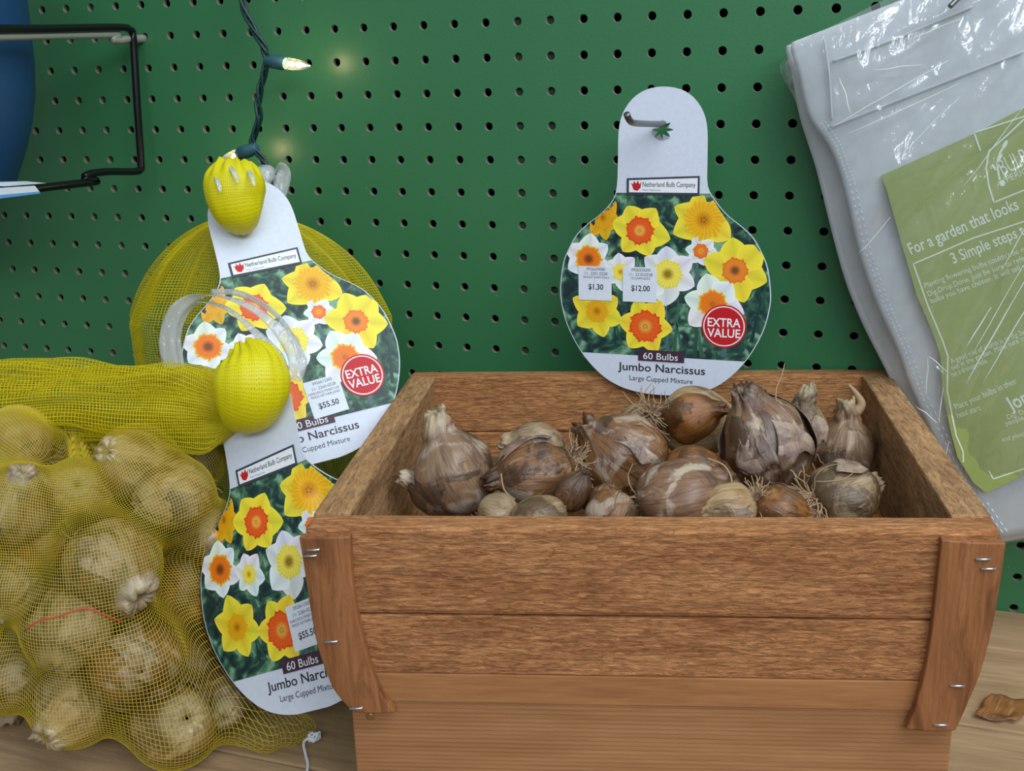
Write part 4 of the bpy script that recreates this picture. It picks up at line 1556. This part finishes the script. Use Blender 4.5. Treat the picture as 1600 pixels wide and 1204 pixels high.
for k, (infl, ph0) in enumerate(((1.0, .3),)):
    wires('netting', sack(250, 150, infl, ph0), True, .019, MAT['net_dense'], hbag, HO)
inner = sack(250, 150, .95, 1.7)[4:38, 98:182]
wires('folded_netting', inner, False, .022, MAT['net_dense'], hbag, HO)
knot(hbag, HO, [at(378, 350, 76.6), at(375, 344, 75.6), at(371, 328, 74.9), at(367, 306, 74.7), at(366, 286, 74.7), at(366, 272, 74.8), at(366, 259, 75.0)], [.75, 1.3, 1.75, 2.05, 2.1, 1.8, 1.2], 9, 13)
ribbon([at(400, 310, 79), at(408, 278, 79), at(426, 266, 79.2), at(440, 272, 79.4), at(438, 305, 79.6)], [1.2, 1.5, 1.7, 1.4, .9], RT, hbag, HO)
for k, (x0, y0, x1, y1) in enumerate(((336, 274, 345, 300), (358, 258, 372, 285), (388, 266, 398, 290))):
    ribbon([at(x0, y0, 73.4), at((x0 + x1) / 2, (y0 + y1) / 2 - 3, 72.7), at(x1, y1, 72.55)], [.25, .35, .15], RT, hbag, HO)

# ------------------------------------------------------------------ peg hook holding the right tag
hp = on_y(1037, 190, 0)
hk = thing('peg_hook', 'grey steel peg hook carrying the hang tag with two stickers', 'hook', hp)
b = MB()
h0 = on_y(1037, 193, -7.0)
b.tube(smooth_path([np.array((h0[0] + .1, .4, h0[2])), np.array((h0[0] + .1, -3, h0[2])), h0, on_y(1012, 193.5, -10.5), on_y(991, 192, -14.6), on_y(984, 188, -15.8), on_y(979, 178, -16.3)], 6), .2, 12)
b.build('hook_wire', MAT['steel'], hk, hp)

# ------------------------------------------------------------------ left: pot, wire holder, hook, price strip
PX = -48.2


def on_x(px, py, x=PX):
    return hit(px, py, (1, 0, 0), (x, 0, 0))


wp = on_x(214, 150)
holder = thing('wire_pot_holder', 'black wire pot holder hung at the upper left of the pegboard', 'pot holder', wp)
b = MB()
top0 = on_x(205, 45)
pts = [on_x(-60, 45), on_x(60, 45), on_x(150, 43), on_x(192, 43), on_x(203, 47), on_x(208, 60), on_x(214, 160), on_x(220, 250), on_x(219, 265), on_x(207, 268), on_x(170, 268), on_x(143, 271), on_x(132, 276)]
b.tube(smooth_path(pts, 4), .31, 10)
b.build('wire_frame', MAT['black'], holder, wp)
b = MB()
b.tube(smooth_path([on_x(132, 276), on_x(137, 281), on_x(152, 283), on_x(120, 287), on_x(60, 294), on_x(0, 302), on_x(-60, 310)], 4), .31, 10)
b.build('support_rail', MAT['black'], holder, wp)
hh = on_y(222, 60, 0)
gh = thing('peg_hook', 'long grey peg hook in the upper left hole behind the black wire', 'hook', hh)
b = MB()
hx = hh[0]
b.tube(smooth_path([np.array((hx, .4, hh[2])), np.array((hx, -.6, hh[2] - .05)), on_x(206, 60, hx), on_x(186, 63, hx), on_x(175, 60, hx), on_x(184, 54, hx), on_x(150, 54, hx), on_x(80, 55, hx), on_x(0, 57, hx), on_x(-60, 58, hx)], 5), .34, 10)
b.build('hook_wire', MAT['zinc'], gh, hh)

# blue pot: lathe about a vertical axis
pc = at(-141, 120, 82)
pot = thing('flower_pot', 'blue flower pot cut off by the left frame edge', 'flower pot', (pc[0], pc[1], pc[2] - 9))
prof = [(-70, 9.05), (-20, 9.05), (40, 9.0), (100, 8.9), (150, 8.65), (200, 8.1), (240, 7.45), (275, 6.75), (305, 6.1)]
rows = []
for py, R in prof + [(305, 5.0)]:
    z = at(-141, py, 82)[2]
    rows.append([(pc[0] + R * math.cos(2 * PI * k / 64), pc[1] + R * math.sin(2 * PI * k / 64), z) for k in range(64)])
inn = []
for py, R in ((-70, 8.4), (100, 8.2), (280, 6.0), (290, .2)):
    z = at(-141, py, 82)[2]
    inn.append([(pc[0] + R * math.cos(2 * PI * k / 64), pc[1] + R * math.sin(2 * PI * k / 64), z) for k in range(64)])
b = MB()
b.grid(inn[::-1] + rows, wrapu=True)
b.build('pot_body', MAT['blue'], pot, (pc[0], pc[1], pc[2] - 9), auto=50, recalc=True)
rimz = at(-141, -62, 82)[2]
b = MB()
b.tube([(pc[0] + 9.1 * math.cos(2 * PI * k / 64), pc[1] + 9.1 * math.sin(2 * PI * k / 64), rimz) for k in range(64)], .4, 10, closed=True)
b.build('pot_rim', MAT['blue'], pot, (pc[0], pc[1], pc[2] - 9))

# price strip clipped on the lower rail
q0 = on_x(20, 298)
strip = thing('price_strip', 'white and pale blue price strip clipped under the blue pot', 'price label', q0)


def quad_part(name, pts, mat, parent, org, th=.06):
    b_ = MB()
    n_ = np.cross(np.array(pts[1]) - np.array(pts[0]), np.array(pts[2]) - np.array(pts[1]))
    n_ /= np.linalg.norm(n_)
    b_.prism(pts, -n_ * th / 2, n_ * th / 2)
    return b_.build(name, mat, parent, org, smooth=False, recalc=True)


XS = PX + .9
quad_part('top_lip', [on_x(-40, 289, XS), on_x(8, 291, XS), on_x(72, 286, XS), on_x(40, 283, XS - 1.2), on_x(-40, 285, XS - 1.2)], MAT['white'], strip, q0)
quad_part('label_face', [on_x(-40, 296, XS), on_x(54, 290, XS), on_x(61, 299, XS), on_x(-40, 308, XS)], MAT['white'], strip, q0)
quad_part('blue_edge', [on_x(-40, 308, XS), on_x(61, 299, XS), on_x(63, 302, XS), on_x(-40, 315, XS)], MAT['priceblue'], strip, q0)

# ------------------------------------------------------------------ fairy light string
so = on_y(405, 150, -4)
lights = thing('fairy_light_string', 'green fairy light cord hanging down the pegboard with two lit bulbs', 'string lights', so)
path = [on_y(366, -330, -2.6), on_y(380, -220, -3.2), on_y(370, -120, -2.8), on_y(376, -60, -3), on_y(378, 0, -3.5), on_y(393, 40, -3.8), on_y(411, 72, -4), on_y(417, 96, -4), on_y(410, 125, -4), on_y(404, 155, -4), on_y(404, 190, -4), on_y(395, 218, -4), on_y(401, 235, -4.2), on_y(414, 255, -4.4), on_y(427, 275, -4.6), on_y(440, 320, -5)]
sp = smooth_path(path, 10)
for k in range(3):
    b = MB()
    pts = []
    n = len(sp)
    for i, p in enumerate(sp):
        a = i * .22 + k * 2 * PI / 3
        pts.append(p + np.array((math.cos(a) * .2, math.sin(a) * .2, 0)))
    b.tube(pts, .125, 7)
    b.build('cord', MAT['cord'], lights, so)


def lamp(p0, p1, p2, nm):
    """socket from p0 to p1, glass from p1 to p2"""
    d = (p1 - p0) / np.linalg.norm(p1 - p0)
    L = np.linalg.norm(p1 - p0)
    b_ = MB()
    b_.tube([p0 - d * .1, p0, p0 + d * L * .3, p0 + d * L * .34, p1 - d * .25, p1 - d * .2, p1], [.32, .42, .48, .52, .54, .50, .44], 16)
    s_ = b_.build('lamp_socket', MAT['socket'], lights, so, auto=40)
    g = MB()
    e = (p2 - p1)
    g.tube([p1, p1 + e * .1, p1 + e * .35, p1 + e * .6, p1 + e * .8, p1 + e * .92, p2], [.42, .46, .43, .36, .24, .12, .03], 16)
    o = g.build('glass_bulb', MAT['glass'], s_, so)
    f_ = MB()
    f_.tube([p1 + e * .12, p1 + e * .24, p1 + e * .38], [.08, .20, .07], 10)
    o = f_.build('filament', FIL, s_, so)
    l = bpy.data.lights.new('bulb_glow', 'POINT')
    l.energy, l.color, l.shadow_soft_size = .045, (1.0, .72, .38), .003
    lo = bpy.data.objects.new('bulb_glow', l)
    COL.objects.link(lo)
    lo.location = tuple((p1 + e * .3) * .01)
    return s_


FIL = emit_mat('glowing filament', (1.0, .74, .44), 45.0)
lamp(on_y(416, 95, -4.1), on_y(446, 99, -4.1), on_y(486, 103, -4.1), 0)
lamp(on_y(401, 231, -4.2), on_y(373, 241, -4.0), on_y(343, 252, -3.8), 1)

# ------------------------------------------------------------------ right: polybag with fabric and green card
YP = -4.0
pk0 = on_y(1480, 400, YP)
pack = thing('planting_bag_pack', 'clear plastic pack of folded white bags with a green instruction card', 'bag pack', pk0)


def py_(px, py, y):
    return on_y(px, py, y)


def sheet(edge, name, mat, y, bulge, seed, nu=60, nv=60, thick=0, wr=.25, creases=()):
    """quilt of a four-sided outline (TL, TR, BR, BL polylines) on the plane y, puffed towards the viewer"""
    L, R = edge
    Ls = smooth_path([(a, b_) for a, b_ in L], 12)
    Rs = smooth_path([(a, b_) for a, b_ in R], 12)
    P = []
    for i in range(nv + 1):
        s = i / nv
        a = Ls[min(len(Ls) - 1, int(s * (len(Ls) - 1)))]
        k = s * (len(Ls) - 1)
        k0 = min(int(k), len(Ls) - 2)
        a = Ls[k0] + (Ls[k0 + 1] - Ls[k0]) * (k - k0)
        k = s * (len(Rs) - 1)
        k0 = min(int(k), len(Rs) - 2)
        c = Rs[k0] + (Rs[k0 + 1] - Rs[k0]) * (k - k0)
        row = []
        for j in range(nu + 1):
            q = j / nu
            px, pp = a[0] + (c[0] - a[0]) * q, a[1] + (c[1] - a[1]) * q
            p = py_(px, pp, y)
            e = min(1, 4 * min(q, 1 - q)) * min(1, 5 * min(s, 1 - s))
            # creases run up to the right like the pulled plastic
            cr_ = px * .8 + pp * .6
            al = px * .6 - pp * .8
            w = nz(cr_ * .012, al * .003, 0, 1, seed) * 1.2 + nz(cr_ * .035, al * .008, 3, 1, seed) * .7 + abs(nz(cr_ * .03, al * .006, 9, 1, seed)) * .8
            for (xa, ya, xb, yb, hgt_, wd_) in creases:
                dx, dy = xb - xa, yb - ya
                L2 = dx * dx + dy * dy
                tt = ((px - xa) * dx + (pp - ya) * dy) / L2
                if -.1 < tt < 1.1:
                    dd = ((px - xa) * dy - (pp - ya) * dx) / math.sqrt(L2)
                    if dy > 0:
                        dd = -dd
                    wq = wd_ * (.8 if dd > 0 else 3.2)
                    if abs(dd) < wq * 3:
                        w -= .55 * hgt_ * math.exp(-(dd / wq) ** 2) * max(0, min(1, 6 * (tt + .1), 6 * (1.1 - tt))) / wr
            p = p + np.array((0, -1, 0)) * (bulge * e ** .6 + wr * w * (.3 + .7 * e))
            row.append(p)
        P.append(row)
    b_ = MB()
    b_.grid(P, flip=True)
    o = b_.build(name, mat, pack, pk0)
    if thick:
        md = o.modifiers.new('thickness', 'SOLIDIFY')
        md.thickness = thick * .01
    return o


FL = [(1237, 66), (1236, 80), (1246, 112), (1263, 180), (1296, 230), (1318, 290), (1344, 400), (1372, 480), (1402, 545), (1432, 625), (1490, 740), (1560, 840)]
FR = [(1640, -90), (1660, -60), (1690, 20), (1720, 120), (1760, 220), (1790, 320), (1820, 420), (1850, 520), (1870, 580), (1890, 650), (1910, 720), (1940, 780)]
sheet((FL, FR), 'folded_fabric', MAT['fabric'], YP, .3, 4, wr=.16, thick=.1)
SL = [(x - 8, y_) for x, y_ in FL]
sheet(([(1228, 72), (1230, 90), (1238, 120), (1250, 185), (1274, 260), (1294, 340), (1318, 430), (1345, 500), (1380, 570), (1420, 650), (1480, 750), (1545, 850)], FR), 'rear_fabric', MAT['fabric'], YP + 1.6, .2, 8, wr=.1, thick=.1)
sheet(([(1233, 74), (1236, 86), (1226, 112), (1255, 190), (1282, 260), (1302, 340), (1328, 430), (1356, 500), (1390, 570), (1430, 650), (1495, 760), (1570, 846)], [(1600, -110)] + FR[1:-1] + [(1960, 800)]), 'plastic_sleeve', MAT['sleeve'], YP - .35, 1.1, 15, 210, 260, wr=.34,
      creases=[(1482, 560, 1600, 380, .25, 5), (1508, 612, 1640, 400, .28, 5), (1530, 470, 1600, 330, .2, 4), (1535, 640, 1640, 480, .2, 5), (1495, 690, 1560, 560, .2, 5), (1470, 740, 1500, 660, .2, 4), (1545, 700, 1640, 600, .25, 6),
               (1320, 215, 1500, 110, .35, 9), (1330, 180, 1480, 85, .3, 7), (1300, 250, 1420, 180, .3, 8), (1340, 140, 1460, 60, .35, 8), (1440, 160, 1600, 60, .3, 8), (1400, 60, 1540, 10, .4, 9), (1310, 130, 1325, 240, .3, 6), (1400, 230, 1500, 120, .25, 7),
               (1340, 400, 1392, 330, .2, 6), (1350, 380, 1385, 345, .25, 5), (1322, 296, 1372, 286, .25, 5), (1430, 560, 1450, 620, .3, 5), (1450, 552, 1476, 575, .3, 5), (1433, 630, 1470, 665, .3, 6), (1472, 600, 1466, 665, .3, 5), (1505, 830, 1580, 740, .25, 6), (1500, 520, 1560, 420, .3, 4), (1525, 560, 1610, 420, .3, 4), (1550, 600, 1640, 470, .3, 4), (1420, 330, 1520, 250, .25, 5), (1245, 150, 1320, 120, .3, 7), (1262, 195, 1400, 150, .35, 7)])
sheet(([(1237, 70), (1232, 86), (1219, 112), (1262, 192), (1283, 282), (1304, 374), (1325, 449), (1345, 498), (1395, 590), (1430, 660), (1490, 770), (1565, 850)], FR), 'plastic_sleeve', MAT['sleeve'], YP + 2.4, .1, 23, wr=.15)

# instruction card: two leaves, the front one bowed
def leaf(outline, y, name, bow=.0):
    b_ = MB()
    pts = [py_(px, pp, y) for px, pp in outline]
    b_.prism(pts, (0, 0, 0), (0, .05, 0))
    return b_.build(name, MAT['green'], pack, pk0, smooth=False, recalc=True)


YC = YP - .95
leaf([(1377, 274), (1440, 246), (1520, 210), (1600, 168), (1720, 110), (1760, 300), (1700, 400), (1500, 450), (1426, 430)], YC + .30, 'card_leaf')
leaf([(1383, 288), (1460, 262), (1529, 239), (1556, 227), (1600, 201), (1720, 140), (1860, 640), (1700, 690), (1600, 742), (1541, 770), (1521, 754), (1496, 714), (1485, 672), (1473, 612), (1469, 553), (1456, 516), (1432, 460), (1410, 385)], YC, 'card_leaf')
pr = MB()


def cardline(pts, w=.10, y=None):
    q = [py_(px, pp, (YC if y is None else y) - .02) for px, pp in pts]
    for p0, p1 in zip(q, q[1:]):
        d = p1 - p0
        d /= np.linalg.norm(d)
        n_ = np.cross(d, (0, 1, 0)) * w / 2
        pr.add([p0 - n_, p1 - n_, p1 + n_, p0 + n_], [(0, 1, 2, 3)])


def cardtext(s, x0, y0, x1, y1, cap, bold=0.0):
    """baseline from (x0, y0) to (x1, y1) in the view, lying on the card"""
    a, c = py_(x0, y0, YC - .02), py_(x1, y1, YC - .02)
    d = c - a
    L = np.linalg.norm(d)
    d /= L
    n_ = np.cross(d, (0, -1, 0)) * -1
    if n_[2] < 0:
        n_ = -n_
    put_text(pr, s, lambda x, y: a + d * x + n_ * y, 0, L, cap, 0, bold)


cardline([(1600, 346), (1520, 372), (1465, 396), (1427, 412), (1450, 478), (1472, 530), (1481, 556), (1480, 610), (1494, 680), (1505, 706), (1505, 722)])
cardline([(1620, 170), (1600, 186), (1575, 210), (1545, 236), (1541, 262), (1545, 290), (1553, 316), (1600, 297), (1640, 280)])
cardline([(1612, 178), (1560, 195), (1522, 207), (1532, 236)], y=YC + .28)
cardline([(1545, 735), (1552, 748), (1600, 732), (1640, 716)], .09)
cardtext('For a garden that looks', 1424, 398, 1593, 326, .78, .012)
cardtext('3 Simple steps to', 1490, 412, 1612, 362, .72, .012)
cardtext("Planting flowering bulbs couldn't be more simple.", 1446, 450, 1652, 374, .36)
cardtext('Dig.Drop.Done. Just be sure to reference your', 1451, 463, 1650, 388, .36)
cardtext('bulbs you have chosen. It will tell you how deep', 1455, 474, 1662, 396, .36)
cardtext('A good rule of thumb is to dig 3x the height', 1487, 568, 1640, 506, .36)
cardtext('out in the garden. Make sure to plant', 1488, 578, 1625, 522, .36)
cardtext('has a drainage hole.', 1488, 589, 1544, 566, .36)
cardtext('Place your bulbs in their', 1494, 640, 1590, 598, .42)
cardtext('head start.', 1497, 653, 1534, 640, .42)
cardtext('Jonu', 1579, 642, 1622, 622, .95, .02)
cardtext('Dig. Drop', 1575, 655, 1615, 641, .34)
cardtext('people lo', 1572, 665, 1612, 651, .34)
cardtext('and planting', 1566, 690, 1612, 678, .34)
cardtext('BULBS', 1568, 274, 1618, 250, 1.05, .0)
cardtext('PERIOD', 1574, 284, 1618, 266, .4, .0)
# sprouting bulb emblem
def card_shape(pts):
    q = [py_(px, pp, YC - .03) for px, pp in pts]
    pr.add(q, [tuple(range(len(q)))])


def ell(cx, cy, a, b_, rot, n=16):
    c, s = math.cos(rot), math.sin(rot)
    return [(cx + a * math.cos(2 * PI * k / n) * c - b_ * math.sin(2 * PI * k / n) * s, cy + a * math.cos(2 * PI * k / n) * s + b_ * math.sin(2 * PI * k / n) * c) for k in range(n)]


card_shape(ell(1566, 286, 4.5, 5, 0))
card_shape(ell(1570, 226, 8, 3, -1.05))
card_shape(ell(1562, 247, 8, 2.2, -1.0))
card_shape(ell(1553, 261, 6, 2.2, 1.0))
cardline([(1562, 281), (1559, 265), (1558, 252), (1563, 238), (1570, 226)], .13)
pr.build('card_print', MAT['paleink'], pack, pk0, smooth=False)
# the pack's own hook
hz = on_y(1482, 12, YP - 1.2)
ph_ = thing('peg_hook', 'dark peg hook poking through the top of the plastic pack', 'hook', (hz[0], 0, hz[2]))
b = MB()
b.tube(smooth_path([np.array((hz[0] + 2.2, .4, hz[2] + 2.1)), np.array((hz[0] + 1.6, -4, hz[2] + 1.5)), np.array((hz[0] + .5, -6.2, hz[2] + .5)), np.array((hz[0], -6.7, hz[2]))], 5), .16, 8)
b.build('hook_wire', MAT['steel'], ph_, (hz[0], 0, hz[2]))

# whitish tubes along the pinched plastic folds, standing in for their bright reflections
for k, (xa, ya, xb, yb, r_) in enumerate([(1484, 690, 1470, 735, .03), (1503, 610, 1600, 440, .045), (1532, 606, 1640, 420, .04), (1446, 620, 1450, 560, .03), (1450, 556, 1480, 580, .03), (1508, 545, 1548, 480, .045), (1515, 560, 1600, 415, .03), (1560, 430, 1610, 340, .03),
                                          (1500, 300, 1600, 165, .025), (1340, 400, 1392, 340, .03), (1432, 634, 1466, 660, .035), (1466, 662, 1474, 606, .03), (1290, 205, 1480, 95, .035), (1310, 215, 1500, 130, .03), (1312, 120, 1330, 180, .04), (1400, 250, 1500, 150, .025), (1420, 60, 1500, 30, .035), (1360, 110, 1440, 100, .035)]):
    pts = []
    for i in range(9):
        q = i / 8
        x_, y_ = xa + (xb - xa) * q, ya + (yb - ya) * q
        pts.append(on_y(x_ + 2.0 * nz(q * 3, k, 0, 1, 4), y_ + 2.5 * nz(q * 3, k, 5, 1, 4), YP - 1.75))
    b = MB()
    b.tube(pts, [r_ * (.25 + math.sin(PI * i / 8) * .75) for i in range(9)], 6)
    b.build('sleeve_fold_glint', MAT['crease'], pack, pk0)
# stitched seam and hems down the left of the fabric
b = MB()
for off in (10, 17):
    for k in range(110):
        s0, s1 = k / 110, (k + .55) / 110
        def ep(s_):
            q = s_ * (len(FL) - 1)
            k0 = min(int(q), len(FL) - 2)
            return (FL[k0][0] + (FL[k0 + 1][0] - FL[k0][0]) * (q - k0), FL[k0][1] + (FL[k0 + 1][1] - FL[k0][1]) * (q - k0))
        if s0 < .3:
            continue
        (xa, ya), (xb, yb) = ep(s0), ep(s1)
        p0, p1 = on_y(xa + off, ya - off * .3, YP - .55), on_y(xb + off, yb - off * .3, YP - .55)
        b.tube([p0, p1], .035, 5)
b.build('stitching', MAT['white'], pack, pk0)
for ln in ([(1288, 62), (1296, 120), (1300, 188)], [(1300, 96), (1400, 60), (1520, 10)], [(1296, 199), (1420, 150), (1600, 80)]):
    b = MB()
    b.tube(smooth_path([on_y(x, y_, YP - .52) for x, y_ in ln], 8), .09, 6)
    b.build('fabric_hem', MAT['fabric'], pack, pk0)

# ------------------------------------------------------------------ dried skin lying on the shelf at the right
ds = on_z(1568, 1112, SHELF)
rows, UVs = [], []
for i in range(13):
    s = i / 12
    row = []
    for j in range(13):
        q = j / 12
        x, y = (q - .5) * 2.7, (s - .5) * 3.2
        w = .9 + .25 * nz(q * 3, s * 3, 0, 1, 5)
        row.append(np.array((ds[0] + x * w + .4 * y, ds[1] + y * w, SHELF + .12 + .5 * (x * .5) ** 2 * .6 + .12 * (1 + nz(x, y, 1, 1.2, 3)))))
    rows.append(row)
    UVs.append([(j / 24, s * .5) for j in range(13)])
b = MB()
b.grid(rows, uv=UVs)
fl = b.build('dried_bulb_skin', MAT['skin_orange'], None, (ds[0], ds[1], SHELF))
tag(fl, 'scrap of dry brown bulb skin on the shelf right of the crate', 'bulb skin')
md = fl.modifiers.new('thickness', 'SOLIDIFY')
md.thickness = .0003
